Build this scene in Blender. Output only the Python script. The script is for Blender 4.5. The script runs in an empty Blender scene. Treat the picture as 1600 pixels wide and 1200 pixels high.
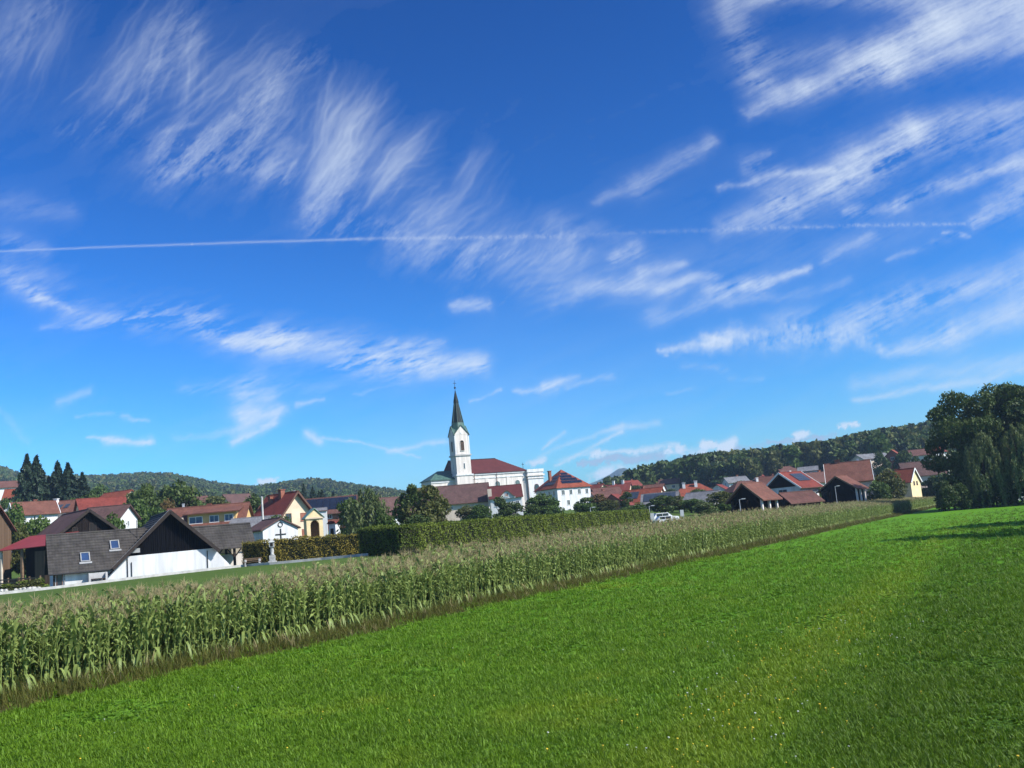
import bpy, bmesh, math, random
import numpy as np
from mathutils import Vector, Matrix

scene = bpy.context.scene
COL = scene.collection
R = math.radians
rng = np.random.default_rng(7)
random.seed(7)

# ------------------------------------------------------------------ camera
FOCAL = 1500.0            # focal length in pixels of a 1600 px wide frame
HORIZON_MID = 828.0       # picture row of the horizon on the centre line
ROLL = R(5.0)
EYE = 3.5                 # metres above the plain of the meadow
PITCH = math.atan((HORIZON_MID - 600.0) * math.cos(ROLL) / FOCAL)
cam_data = bpy.data.cameras.new('camera')
cam = bpy.data.objects.new('camera', cam_data)
COL.objects.link(cam)
cam_data.sensor_width = 36.0
cam_data.lens = 36.0 * FOCAL / 1600.0
cam_data.clip_start = 0.1
cam_data.clip_end = 40000.0
CAM_M = Matrix.Rotation(math.pi / 2 + PITCH, 3, 'X') @ Matrix.Rotation(-ROLL, 3, 'Z')
cam.matrix_world = Matrix.Translation((0, 0, EYE)) @ CAM_M.to_4x4()
scene.camera = cam


def ray(px, py):
    """world direction of a picture point, scaled to one metre of depth"""
    d = CAM_M @ Vector(((px - 800.0) / FOCAL, (600.0 - py) / FOCAL, -1.0))
    return d / d.y


def at(px, py, Y):
    """world point seen at a picture point, Y metres ahead of the camera"""
    d = ray(px, py)
    return Vector((d.x * Y, Y, EYE + d.z * Y))


def on_plane(px, py, z=0.0):
    d = ray(px, py)
    k = (z - EYE) / d.z
    return Vector((d.x * k, k, z))


# ------------------------------------------------------------------ sun, sky, exposure
SUN_AZ, SUN_EL = R(112.0), R(40.0)       # clockwise from straight ahead, above the horizon
sun_dir = Vector((math.sin(SUN_AZ) * math.cos(SUN_EL), math.cos(SUN_AZ) * math.cos(SUN_EL), math.sin(SUN_EL)))
sl = bpy.data.lights.new('sun', 'SUN')
sl.energy = 5.0
sl.angle = R(0.5)
sl.color = (1.0, 0.95, 0.87)
sun = bpy.data.objects.new('sun', sl)
sun.rotation_euler = (-sun_dir).to_track_quat('-Z', 'Y').to_euler()
COL.objects.link(sun)
scene.view_settings.view_transform = 'Standard'
scene.view_settings.look = 'None'
scene.view_settings.exposure = 0.68
scene.view_settings.gamma = 1.0
scene.view_settings.use_curve_mapping = False

world = bpy.data.worlds.new('World')
scene.world = world
world.use_nodes = True
world.cycles.sampling_method = 'MANUAL'
world.cycles.sample_map_resolution = 512


class S:
    """a node socket with arithmetic, so that shader maths can be written as formulas"""
    tree = None

    def __init__(self, sock):
        self.s = sock

    @staticmethod
    def node(kind, **kw):
        n = S.tree.nodes.new(kind)
        for k, v in kw.items():
            setattr(n, k, v)
        return n

    @staticmethod
    def put(inp, v):
        if isinstance(v, S):
            S.tree.links.new(v.s, inp)
        else:
            inp.default_value = v

    @staticmethod
    def m(op, *args, clamp=False):
        n = S.node('ShaderNodeMath', operation=op, use_clamp=clamp)
        for i, a in enumerate(args):
            S.put(n.inputs[i], a)
        return S(n.outputs[0])

    def __add__(self, o): return S.m('ADD', self, o)
    def __radd__(self, o): return S.m('ADD', o, self)
    def __sub__(self, o): return S.m('SUBTRACT', self, o)
    def __rsub__(self, o): return S.m('SUBTRACT', o, self)
    def __mul__(self, o): return S.m('MULTIPLY', self, o)
    def __rmul__(self, o): return S.m('MULTIPLY', o, self)
    def __truediv__(self, o): return S.m('DIVIDE', self, o)
    def max(self, o): return S.m('MAXIMUM', self, o)
    def min(self, o): return S.m('MINIMUM', self, o)
    def pow(self, o): return S.m('POWER', self, o)

    def clamp(self):
        return S.m('MULTIPLY', self, 1.0, clamp=True)

    def step(self, lo, hi, t0=0.0, t1=1.0):
        n = S.node('ShaderNodeMapRange', interpolation_type='SMOOTHSTEP')
        S.put(n.inputs[0], self)
        for i, v in enumerate((lo, hi, t0, t1)):
            n.inputs[i + 1].default_value = v
        return S(n.outputs[0])

    @staticmethod
    def vec(x, y, z=0.0):
        n = S.node('ShaderNodeCombineXYZ')
        S.put(n.inputs[0], x); S.put(n.inputs[1], y); S.put(n.inputs[2], z)
        return S(n.outputs[0])

    def xyz(self):
        n = S.node('ShaderNodeSeparateXYZ')
        S.put(n.inputs[0], self)
        return [S(o) for o in n.outputs]

    @staticmethod
    def noise(v, scale=1.0, detail=4.0, rough=0.55, dist=0.0, dims='3D', lac=2.0):
        n = S.node('ShaderNodeTexNoise', noise_dimensions=dims)
        S.put(n.inputs['Vector'], v)
        n.inputs['Scale'].default_value = scale
        n.inputs['Detail'].default_value = detail
        n.inputs['Roughness'].default_value = rough
        n.inputs['Lacunarity'].default_value = lac
        n.inputs['Distortion'].default_value = dist
        return S(n.outputs[0])

    @staticmethod
    def mix(f, a, b):
        n = S.node('ShaderNodeMix', data_type='RGBA')
        S.put(n.inputs[0], f); S.put(n.inputs[6], a); S.put(n.inputs[7], b)
        return S(n.outputs[2])


def build_sky():
    t = world.node_tree
    t.nodes.clear()
    S.tree = t
    sky = S.node('ShaderNodeTexSky', sky_type='NISHITA')
    sky.sun_disc = False
    sky.sun_elevation = SUN_EL
    sky.sun_rotation = SUN_AZ
    sky.altitude = 300.0
    sky.air_density = 1.0
    sky.dust_density = 1.0
    sky.ozone_density = 3.0
    gm = S.node('ShaderNodeGamma')
    gm.inputs[1].default_value = 1.6
    t.links.new(sky.outputs[0], gm.inputs[0])
    hs = S.node('ShaderNodeHueSaturation')
    hs.inputs['Saturation'].default_value = 1.15
    hs.inputs['Hue'].default_value = 0.5
    t.links.new(gm.outputs[0], hs.inputs['Color'])
    tn = S.node('ShaderNodeMix', data_type='RGBA', blend_type='MULTIPLY')
    tn.inputs[0].default_value = 1.0
    t.links.new(hs.outputs[0], tn.inputs[6])
    tn.inputs[7].default_value = (0.31, 0.66, 0.86, 1.0)
    bg = S.node('ShaderNodeBackground')
    t.links.new(tn.outputs[2], bg.inputs[0])
    bg.inputs[1].default_value = 0.050
    o = S.node('ShaderNodeOutputWorld')
    t.links.new(bg.outputs[0], o.inputs[0])


build_sky()
# ------------------------------------------------------------------ mesh helpers
def quad_mesh(name, V, F, mats=(), mat_idx=None, smooth=False):
    """mesh from numpy arrays, all faces with the same number of corners"""
    V = np.asarray(V, dtype=np.float32)
    F = np.asarray(F, dtype=np.int32)
    me = bpy.data.meshes.new(name)
    me.vertices.add(len(V))
    me.vertices.foreach_set('co', V.reshape(-1))
    n, k = F.shape
    me.loops.add(n * k)
    me.loops.foreach_set('vertex_index', F.reshape(-1))
    me.polygons.add(n)
    me.polygons.foreach_set('loop_start', np.arange(0, n * k, k, dtype=np.int32))
    me.polygons.foreach_set('loop_total', np.full(n, k, dtype=np.int32))
    for m in mats:
        me.materials.append(m)
    if mat_idx is not None:
        me.polygons.foreach_set('material_index', np.asarray(mat_idx, dtype=np.int32))
    me.update(calc_edges=True)
    if smooth:
        me.polygons.foreach_set('use_smooth', np.ones(n, dtype=bool))
    return me


class MB:
    """collects shapes for one mesh"""
    def __init__(self):
        self.v, self.f = [], []

    def add(self, vs, fs):
        o = len(self.v)
        self.v += [tuple(p) for p in vs]
        self.f += [tuple(i + o for i in f) for f in fs]
        return self

    def box(self, x0, x1, y0, y1, z0, z1):
        return self.add([(x0, y0, z0), (x1, y0, z0), (x1, y1, z0), (x0, y1, z0), (x0, y0, z1), (x1, y0, z1), (x1, y1, z1), (x0, y1, z1)],
                        [(3, 2, 1, 0), (4, 5, 6, 7), (0, 1, 5, 4), (1, 2, 6, 5), (2, 3, 7, 6), (3, 0, 4, 7)])

    def prism(self, pts, y0, y1):
        """outline in x, z pushed from y0 to y1 (outline counter-clockwise seen from -y)"""
        n = len(pts)
        vs = [(x, y0, z) for x, z in pts] + [(x, y1, z) for x, z in pts]
        fs = [tuple(range(n)), tuple(range(2 * n - 1, n - 1, -1))]
        fs += [(j, i, n + i, n + j) for i in range(n) for j in [(i + 1) % n]]
        return self.add(vs, fs)

    def prism_x(self, pts, x0, x1):
        """outline in y, z pushed from x0 to x1"""
        n = len(pts)
        vs = [(x0, y, z) for y, z in pts] + [(x1, y, z) for y, z in pts]
        fs = [tuple(range(n - 1, -1, -1)), tuple(range(n, 2 * n))]
        fs += [(i, j, n + j, n + i) for i in range(n) for j in [(i + 1) % n]]
        return self.add(vs, fs)

    def tube(self, p0, p1, r0, r1=None, n=7, cap=True):
        r1 = r0 if r1 is None else r1
        p0, p1 = Vector(p0), Vector(p1)
        d = (p1 - p0).normalized()
        a = d.orthogonal().normalized()
        b = d.cross(a)
        vs = []
        for p, r in ((p0, r0), (p1, r1)):
            for i in range(n):
                t = 2 * math.pi * i / n
                vs.append(p + a * (r * math.cos(t)) + b * (r * math.sin(t)))
        fs = [(i, (i + 1) % n, n + (i + 1) % n, n + i) for i in range(n)]
        if cap:
            fs += [tuple(range(n - 1, -1, -1)), tuple(range(n, 2 * n))]
        return self.add(vs, fs)

    def bar(self, p0, p1, w, d=None):
        """square timber between two points"""
        d = w if d is None else d
        p0, p1 = Vector(p0), Vector(p1)
        t = (p1 - p0).normalized()
        a = t.cross(Vector((0, 1, 0)))
        a = a.normalized() if a.length > 1e-3 else Vector((1, 0, 0))
        b = t.cross(a).normalized()
        vs = [p + a * (sx * w / 2) + b * (sy * d / 2) for p in (p0, p1) for sx, sy in ((-1, -1), (1, -1), (1, 1), (-1, 1))]
        return self.add(vs, [(3, 2, 1, 0), (4, 5, 6, 7), (0, 1, 5, 4), (1, 2, 6, 5), (2, 3, 7, 6), (3, 0, 4, 7)])

    def lathe(self, prof, n=10, c=(0, 0, 0)):
        vs = []
        for r, z in prof:
            for i in range(n):
                t = 2 * math.pi * i / n
                vs.append((c[0] + r * math.cos(t), c[1] + r * math.sin(t), c[2] + z))
        m = len(prof)
        fs = [(k * n + i, k * n + (i + 1) % n, (k + 1) * n + (i + 1) % n, (k + 1) * n + i) for k in range(m - 1) for i in range(n)]
        fs += [tuple(range(n - 1, -1, -1)), tuple(range((m - 1) * n, m * n))]
        return self.add(vs, fs)

    def mesh(self, name, mat=None, smooth=False):
        me = bpy.data.meshes.new(name)
        me.from_pydata(self.v, [], self.f)
        if mat:
            me.materials.append(mat)
        if smooth:
            me.polygons.foreach_set('use_smooth', np.ones(len(me.polygons), dtype=bool))
        me.update()
        return me

    def build(self, name, mat, parent=None, smooth=False):
        return link(name, self.mesh(name, mat, smooth), parent)


def link(name, data, parent=None):
    o = bpy.data.objects.new(name, data)
    COL.objects.link(o)
    if parent is not None:
        o.parent = parent
    return o


def thing(name, label, cat, loc=(0, 0, 0), rot=0.0, group=None):
    o = link(name, None)
    o.location = loc
    o.rotation_euler = (0, 0, R(rot))
    return tag(o, label, cat, group)


def tag(o, label, cat, group=None):
    o['label'] = label
    o['category'] = cat
    if group:
        o['group'] = group
    return o


# ------------------------------------------------------------------ materials
def new_mat(name):
    m = bpy.data.materials.new(name)
    m.use_nodes = True
    S.tree = m.node_tree
    b = m.node_tree.nodes['Principled BSDF']
    return m, b


def c4(c):
    return (c[0], c[1], c[2], 1.0)


def coords(kind='Object'):
    return S(S.node('ShaderNodeTexCoord').outputs[kind])


def bump(b, height, strength, dist):
    n = S.node('ShaderNodeBump')
    n.inputs['Strength'].default_value = strength
    n.inputs['Distance'].default_value = dist
    S.put(n.inputs['Height'], height)
    S.tree.links.new(n.outputs[0], b.inputs['Normal'])


def plain(name, c, rough=0.85, var=0.25, scale=1.2, spec=0.25, metal=0.0, bmp=0.0, streak=False):
    """one colour with soft wear"""
    m, b = new_mat(name)
    p = coords()
    if streak:
        x, y, z = p.xyz()
        p = S.vec(x * 3.0, y * 3.0, z * 0.35)
    n = S.noise(p, scale, 5, 0.62)
    f = n.step(0.3, 0.72)
    lo = tuple(v * (1 - var) for v in c)
    hi = tuple(min(1.0, v * (1 + var * 0.5)) for v in c)
    S.put(b.inputs['Base Color'], S.mix(f, c4(lo), c4(hi)))
    b.inputs['Roughness'].default_value = rough
    b.inputs['Specular IOR Level'].default_value = spec
    b.inputs['Metallic'].default_value = metal
    if bmp:
        bump(b, S.noise(coords(), scale * 8, 4, 0.6), 0.5, bmp)
    return m


def tiles(name, c, tw=0.26, th=0.20, var=0.35, moss=0.0):
    """roof tiles: courses in height, columns along the ridge, every tile its own tone"""
    m, b = new_mat(name)
    x, y, z = coords().xyz()
    xi = S.m('FLOOR', x / tw + y * 0.37)
    zi = S.m('FLOOR', z / th)
    wn = S.node('ShaderNodeTexWhiteNoise')
    S.put(wn.inputs['Vector'], S.vec(xi, zi, 0.0))
    tone = S(wn.outputs['Value'])
    big = S.noise(S.vec(x, y, z * 0.6), 0.55, 4, 0.6).step(0.3, 0.7)
    k = tone * 0.45 + big * 0.55
    lo = tuple(v * (1 - var) for v in c)
    hi = tuple(v * (1 + var * 0.7) for v in c)
    col = S.mix(k, c4(lo), c4(hi))
    if moss:
        mo = S.noise(S.vec(x, y, z), 1.6, 5, 0.65).step(0.52, 0.72, 0.0, moss)
        col = S.mix(mo, col, (0.10, 0.10, 0.06, 1))
    S.put(b.inputs['Base Color'], col)
    b.inputs['Roughness'].default_value = 0.8
    b.inputs['Specular IOR Level'].default_value = 0.2
    fz = S.m('FRACT', z / th)
    fx = S.m('PINGPONG', x / tw, 0.5)
    bump(b, fz * -0.6 + fx * 0.6, 0.8, 0.05)
    return m


def boards(name, c, bw=0.22, var=0.4):
    m, b = new_mat(name)
    x, y, z = coords().xyz()
    u = x + y
    i = S.m('FLOOR', u / bw)
    wn = S.node('ShaderNodeTexWhiteNoise')
    S.put(wn.inputs['Vector'], S.vec(i, 1.0, 0.0))
    grain = S.noise(S.vec(u * 12.0, z * 0.6, 0.0), 1.0, 4, 0.6)
    k = S(wn.outputs['Value']) * 0.6 + grain * 0.4
    S.put(b.inputs['Base Color'], S.mix(k, c4([v * (1 - var) for v in c]), c4([v * (1 + var) for v in c])))
    b.inputs['Roughness'].default_value = 0.85
    b.inputs['Specular IOR Level'].default_value = 0.04
    bump(b, S.m('PINGPONG', u / bw, 0.5).step(0.0, 0.12), 0.9, 0.03)
    return m


def leafy(name, dark, light, transl=0.35, rnd=0.25, rough=0.6, patch=False):
    """leaf colour between two tones: per leaf (attribute tint) and per plant"""
    m, b = new_mat(name)
    ti = S(S.node('ShaderNodeAttribute', attribute_name='tint').outputs['Fac'])
    oi = S(S.node('ShaderNodeObjectInfo').outputs['Random'])
    k = (ti * (1 - rnd) + oi * rnd).clamp()
    col = S.mix(k, c4(dark), c4(light))
    if patch:
        pos = S(S.node('ShaderNodeNewGeometry').outputs['Position'])
        n1 = S.noise(pos, 0.22, 4, 0.62).step(0.32, 0.68)
        n2 = S.noise(pos, 1.1, 3, 0.6).step(0.30, 0.70)
        col = S.mix((n1 * 0.6 + n2 * 0.4) * 0.55, col, S.mix(k, c4([v * 0.50 for v in dark]), c4([v * 0.62 for v in light])))
        n3 = S.noise(S.vec(*(pos.xyz()[:2]), 9.0), 0.17, 4, 0.65).step(0.56, 0.78, 0.0, 0.6)
        col = S.mix(n3, col, (light[0] * 1.5, light[1] * 1.0, light[2] * 1.1, 1.0))
        # an old track: paler, yellower sward along it and darker grass colour beyond it
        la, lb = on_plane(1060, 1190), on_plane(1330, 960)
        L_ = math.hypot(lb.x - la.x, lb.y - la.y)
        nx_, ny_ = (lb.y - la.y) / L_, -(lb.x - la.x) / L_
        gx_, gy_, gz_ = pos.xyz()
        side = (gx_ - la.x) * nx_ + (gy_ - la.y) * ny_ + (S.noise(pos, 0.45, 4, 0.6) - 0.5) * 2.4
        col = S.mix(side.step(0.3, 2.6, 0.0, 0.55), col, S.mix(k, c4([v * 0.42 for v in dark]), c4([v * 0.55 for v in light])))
        band = S.m('ABSOLUTE', side).step(0.2, 1.6, 0.30, 0.0)
        col = S.mix(band, col, (light[0] * 1.25, light[1] * 0.85, light[2], 1.0))
    S.put(b.inputs['Base Color'], col)
    b.inputs['Roughness'].default_value = rough
    b.inputs['Specular IOR Level'].default_value = 0.25
    tr = S.node('ShaderNodeBsdfTranslucent')
    S.put(tr.inputs[0], col)
    mx = S.node('ShaderNodeMixShader')
    mx.inputs[0].default_value = transl
    t = m.node_tree
    t.links.new(b.outputs[0], mx.inputs[1])
    t.links.new(tr.outputs[0], mx.inputs[2])
    t.links.new(mx.outputs[0], t.nodes['Material Output'].inputs[0])
    return m


M = {}
M['white'] = plain('white_plaster', (0.62, 0.62, 0.62), 0.9, 0.20, 0.45, streak=True)
M['white_old'] = plain('old_white_plaster', (0.66, 0.60, 0.55), 0.9, 0.20, 0.35, streak=True)
M['cream'] = plain('cream_plaster', (0.62, 0.50, 0.36), 0.9, 0.15, 0.5)
M['ochre'] = plain('ochre_plaster', (0.58, 0.38, 0.16), 0.9, 0.15, 0.5)
M['yellow'] = plain('yellow_plaster', (0.74, 0.58, 0.33), 0.9, 0.15, 0.6)
M['beige'] = plain('beige_plaster', (0.55, 0.47, 0.38), 0.9, 0.20, 0.5)
M['pink'] = plain('pink_plaster', (0.72, 0.55, 0.45), 0.9, 0.15, 0.5)
M['grey'] = plain('grey_render', (0.42, 0.41, 0.40), 0.9, 0.2, 0.6)
M['concrete'] = plain('pale_concrete', (0.50, 0.48, 0.45), 0.9, 0.25, 1.5, bmp=0.01)
M['stone'] = plain('carved_stone', (0.42, 0.42, 0.40), 0.9, 0.35, 2.0, bmp=0.02)
M['r_red'] = tiles('red_roof_tiles', (0.165, 0.036, 0.026))
M['r_church'] = tiles('oxblood_roof_tiles', (0.088, 0.022, 0.021), 0.3, 0.25, 0.22)
M['r_orange'] = tiles('orange_roof_tiles', (0.21, 0.052, 0.028))
M['r_brown'] = tiles('brown_roof_tiles', (0.115, 0.052, 0.042), moss=0.35)
M['r_purple'] = tiles('purple_brown_roof_tiles', (0.095, 0.052, 0.047), moss=0.3)
M['r_dark'] = tiles('charcoal_roof_tiles', (0.056, 0.050, 0.046), 0.30, 0.30, 0.4, moss=0.25)
M['r_grey'] = tiles('grey_roof_tiles', (0.16, 0.16, 0.17))
M['r_rust'] = tiles('rust_roof_tiles', (0.145, 0.060, 0.043), moss=0.3)
M['sheet_red'] = plain('red_sheet_metal', (0.22, 0.030, 0.028), 0.5, 0.2, 1.0, 0.4)
M['copper'] = plain('green_copper', (0.055, 0.12, 0.095), 0.6, 0.5, 0.8, 0.4, streak=True)
M['copper_dark'] = plain('darkened_copper', (0.009, 0.016, 0.015), 0.6, 0.6, 0.7, 0.2, streak=True)
M['copper_light'] = plain('pale_green_copper', (0.20, 0.34, 0.26), 0.6, 0.25, 1.0)
M['wood_dark'] = boards('dark_boards', (0.016, 0.012, 0.011))
M['wood_black'] = boards('black_boards', (0.0045, 0.0045, 0.006))
M['wood'] = boards('weathered_boards', (0.13, 0.085, 0.055))
M['timber'] = plain('dark_timber', (0.035, 0.026, 0.022), 0.85, 0.3, 3.0)
M['timber_lt'] = plain('brown_timber', (0.20, 0.13, 0.08), 0.85, 0.3, 3.0)
M['glass'] = plain('window_glass', (0.025, 0.032, 0.045), 0.12, 0.3, 0.8, 0.6)
M['glass_green'] = plain('leaded_glass', (0.11, 0.15, 0.14), 0.3, 0.3, 0.8, 0.5)
M['glass_blue'] = plain('skylight_glass', (0.03, 0.06, 0.14), 0.1, 0.2, 0.8, 0.7)
M['frame'] = plain('window_frame', (0.72, 0.71, 0.69), 0.6, 0.1, 2.0)
M['frame_grey'] = plain('grey_metal', (0.30, 0.30, 0.30), 0.5, 0.2, 2.0)
M['frame_brown'] = plain('brown_frame', (0.12, 0.06, 0.04), 0.7, 0.2, 2.0)
M['solar'] = plain('solar_cells', (0.010, 0.014, 0.028), 0.18, 0.3, 0.8, 0.6)
M['solar_blue'] = plain('blue_solar_cells', (0.032, 0.044, 0.066), 0.4, 0.25, 0.8, 0.4)
M['metal'] = plain('galvanised_steel', (0.45, 0.46, 0.47), 0.45, 0.15, 2.0, 0.5)
M['iron'] = plain('black_iron', (0.02, 0.02, 0.022), 0.5, 0.2, 2.0)
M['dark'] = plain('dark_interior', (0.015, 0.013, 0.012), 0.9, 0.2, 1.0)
M['brick'] = plain('chimney_brick', (0.26, 0.10, 0.065), 0.9, 0.3, 2.5)
M['bark'] = plain('bark', (0.07, 0.052, 0.038), 0.95, 0.4, 2.5, bmp=0.03)
M['leaf_dark'] = leafy('dark_broad_leaves', (0.024, 0.048, 0.009), (0.085, 0.12, 0.024), 0.22)
M['leaf'] = leafy('broad_leaves', (0.03, 0.066, 0.012), (0.105, 0.16, 0.03), 0.28)
M['leaf_olive'] = leafy('olive_leaves', (0.045, 0.058, 0.013), (0.14, 0.145, 0.036), 0.28)
M['leaf_rust'] = leafy('turning_leaves', (0.055, 0.046, 0.013), (0.165, 0.1, 0.03), 0.28)
M['leaf_silver'] = leafy('willow_leaves', (0.052, 0.08, 0.026), (0.175, 0.205, 0.07), 0.28)
M['needle'] = leafy('spruce_needles', (0.009, 0.021, 0.012), (0.03, 0.055, 0.026), 0.1)
M['hedge'] = leafy('hedge_leaves', (0.042, 0.076, 0.008), (0.18, 0.22, 0.022), 0.25)
M['hedge_rust'] = leafy('browning_hedge_leaves', (0.075, 0.078, 0.01), (0.31, 0.235, 0.034), 0.25)
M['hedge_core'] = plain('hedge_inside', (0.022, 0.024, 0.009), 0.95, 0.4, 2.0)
M['maize'] = leafy('maize_leaves', (0.08, 0.13, 0.03), (0.305, 0.375, 0.105), 0.30, 0.35, 0.5)
M['maize_dry'] = leafy('dry_maize_leaves', (0.16, 0.13, 0.05), (0.33, 0.28, 0.13), 0.3, 0.3, 0.7)
M['tassel'] = leafy('maize_tassels', (0.27, 0.22, 0.105), (0.48, 0.41, 0.22), 0.25, 0.5, 0.8)
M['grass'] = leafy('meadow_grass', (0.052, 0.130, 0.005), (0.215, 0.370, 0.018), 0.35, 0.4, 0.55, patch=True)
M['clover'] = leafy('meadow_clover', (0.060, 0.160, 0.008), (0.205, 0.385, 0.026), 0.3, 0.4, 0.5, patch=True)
M['weed'] = leafy('margin_weeds', (0.055, 0.066, 0.011), (0.175, 0.165, 0.034), 0.3, 0.45, 0.8)
M['petal_yellow'] = plain('yellow_petals', (0.70, 0.50, 0.04), 0.7, 0.1, 2.0)
M['petal_white'] = plain('white_petals', (0.45, 0.48, 0.38), 0.7, 0.1, 2.0)
M['car_white'] = plain('white_car_paint', (0.75, 0.76, 0.78), 0.25, 0.05, 1.0, 0.5)
M['tyre'] = plain('tyre_rubber', (0.02, 0.02, 0.02), 0.85, 0.2, 3.0)

# ------------------------------------------------------------------ the lie of the land
_v = ray(1633, 898 - 0.0875 * 1633)
ROW = np.array([_v.x, 1.0]) / math.hypot(_v.x, 1.0)            # direction of the maize rows
NRM = np.array([-ROW[1], ROW[0]])                             # away from the meadow
_f = on_plane(0, 1100)
F0 = np.array([_f.x, _f.y])                                   # a point at the foot of the first row
FIELD_W = 7.0
_tr = ray(1468, 795).x
ROW_END = (_tr * F0[1] - F0[0]) / (ROW[0] - _tr * ROW[1])
ROW_START = -24.0


def sst(x, lo, hi):
    t = np.clip((x - lo) / (hi - lo), 0, 1)
    return t * t * (3 - 2 * t)


def dperp(X, Y):
    return (X - F0[0]) * NRM[0] + (Y - F0[1]) * NRM[1]


_prof_t = np.array([-0.40, -0.08, 0.15, 0.45])
_prof_y = np.array([0, 115, 150, 200, 250, 320, 400, 500, 650, 900, 7000])
_prof = np.array([
    [0, 0, 1.3, 5.0, 9.0, 15.0, 22.0, 30.0, 36.0, 40.0, 40.0],
    [0, 0, 0.9, 2.6, 5.2, 8.0, 9.5, 10.5, 11.0, 11.0, 11.0],
    [0, 0, 0.5, 1.6, 3.2, 6.0, 10.5, 14.0, 13.0, 11.0, 11.0],
    [0, 0, 0.2, 0.8, 2.5, 6.5, 12.0, 18.0, 24.0, 24.0, 24.0]])


def ground_z(X, Y):
    X = np.asarray(X, dtype=float); Y = np.asarray(Y, dtype=float)
    d = dperp(X, Y)
    lvl = 1.62 + 0.5 * sst(X, -50, -28)
    sr = (X - F0[0]) * ROW[0] + (Y - F0[1]) * ROW[1]
    rise = np.interp(sr, [15, 25, 34, 53, 67, 86, 113, 158, 240, 300], [0, .28, .48, .65, .8, .92, 1.0, .9, .5, .3])
    z = rise * sst(d, 0.5, 7.5) + (lvl - rise) * sst(d, 8.0, 36.0)
    t = np.clip(X / np.maximum(Y, 20.0), -0.40, 0.45)
    cols = np.stack([np.interp(Y, _prof_y, r) for r in _prof], 0)
    k = np.clip(np.searchsorted(_prof_t, t) - 1, 0, 2)
    w = (t - _prof_t[k]) / (_prof_t[k + 1] - _prof_t[k])
    c0 = np.take_along_axis(cols, k[None], 0)[0]
    c1 = np.take_along_axis(cols, (k + 1)[None], 0)[0]
    z = z + (c0 * (1 - w) + c1 * w) * sst(d, 4.0, 40.0)
    z = z + 0.05 * np.sin(X * 0.21 + 1.0) * np.sin(Y * 0.17) * sst(Y, 8, 30)
    return z


def gz(X, Y):
    return float(ground_z(np.array([X]), np.array([Y]))[0])


def axis(*segs):
    out = []
    for a, b, st in segs:
        out += list(np.arange(a, b, st))
    return np.array(out + [segs[-1][1]])


def build_ground():
    xs = axis((-5600, -1500, 400), (-1500, -300, 60), (-300, -90, 7), (-90, 110, 2.0), (110, 320, 7), (320, 1500, 60), (1500, 5600, 400))
    ys = axis((-300, -20, 28), (-20, 220, 2.0), (220, 520, 6), (520, 1500, 50), (1500, 5900, 400))
    gx, gy = np.meshgrid(xs, ys)
    z = ground_z(gx.ravel(), gy.ravel())
    V = np.stack([gx.ravel(), gy.ravel(), z], 1)
    w = len(xs)
    i = np.arange(len(ys) - 1)[:, None] * w + np.arange(w - 1)[None, :]
    F = np.stack([i, i + 1, i + w + 1, i + w], -1).reshape(-1, 4)
    m, b = new_mat('meadow_ground')
    p = coords()
    x, y, zz = p.xyz()
    d = (x - float(F0[0])) * float(NRM[0]) + (y - float(F0[1])) * float(NRM[1])
    big = S.noise(p, 0.06, 4, 0.6).step(0.3, 0.7)
    mid = S.noise(p, 0.7, 5, 0.65).step(0.28, 0.72)
    fine = S.noise(p, 6.0, 5, 0.7).step(0.25, 0.75)
    u = x * float(ROW[0]) + y * float(ROW[1])
    swath = S.noise(S.vec(d * 0.42, u * 0.02, 0.0), 1.0, 3, 0.6).step(0.3, 0.7)
    k = (big * 0.25 + mid * 0.30 + fine * 0.30 + swath * 0.15).clamp()
    meadow = S.mix(k, (0.042, 0.125, 0.004, 1), (0.115, 0.270, 0.010, 1))
    bare = S.noise(S.vec(x, y, 5.0), 0.16, 5, 0.65).step(0.60, 0.80, 0.0, 0.55)
    meadow = S.mix(bare, meadow, (0.105, 0.150, 0.020, 1))
    lawn = S.mix((mid * 0.5 + fine * 0.5), (0.045, 0.080, 0.014, 1), (0.085, 0.135, 0.024, 1))
    rough_g = S.mix((mid * 0.5 + fine * 0.5), (0.038, 0.040, 0.014, 1), (0.085, 0.080, 0.028, 1))
    soil = S.mix(fine, (0.040, 0.042, 0.012, 1), (0.090, 0.082, 0.028, 1))
    dw = d + (S.noise(p, 0.5, 4, 0.6) - 0.5) * 1.6
    col = S.mix(dw.step(-2.4, -1.9), meadow, soil)
    col = S.mix(dw.step(6.6, 7.6), col, rough_g)
    dl = d + (S.noise(p, 0.12, 3, 0.6) - 0.5) * 7.0
    col = S.mix(dl.step(20.0, 27.0), col, lawn)
    S.put(b.inputs['Base Color'], col)
    b.inputs['Roughness'].default_value = 0.95
    b.inputs['Specular IOR Level'].default_value = 0.1
    bump(b, S.noise(p, 9.0, 5, 0.7), 0.8, 0.06)
    o = link('ground', quad_mesh('ground', V, F, [m], smooth=True))
    o['kind'] = 'structure'


build_ground()


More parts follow.
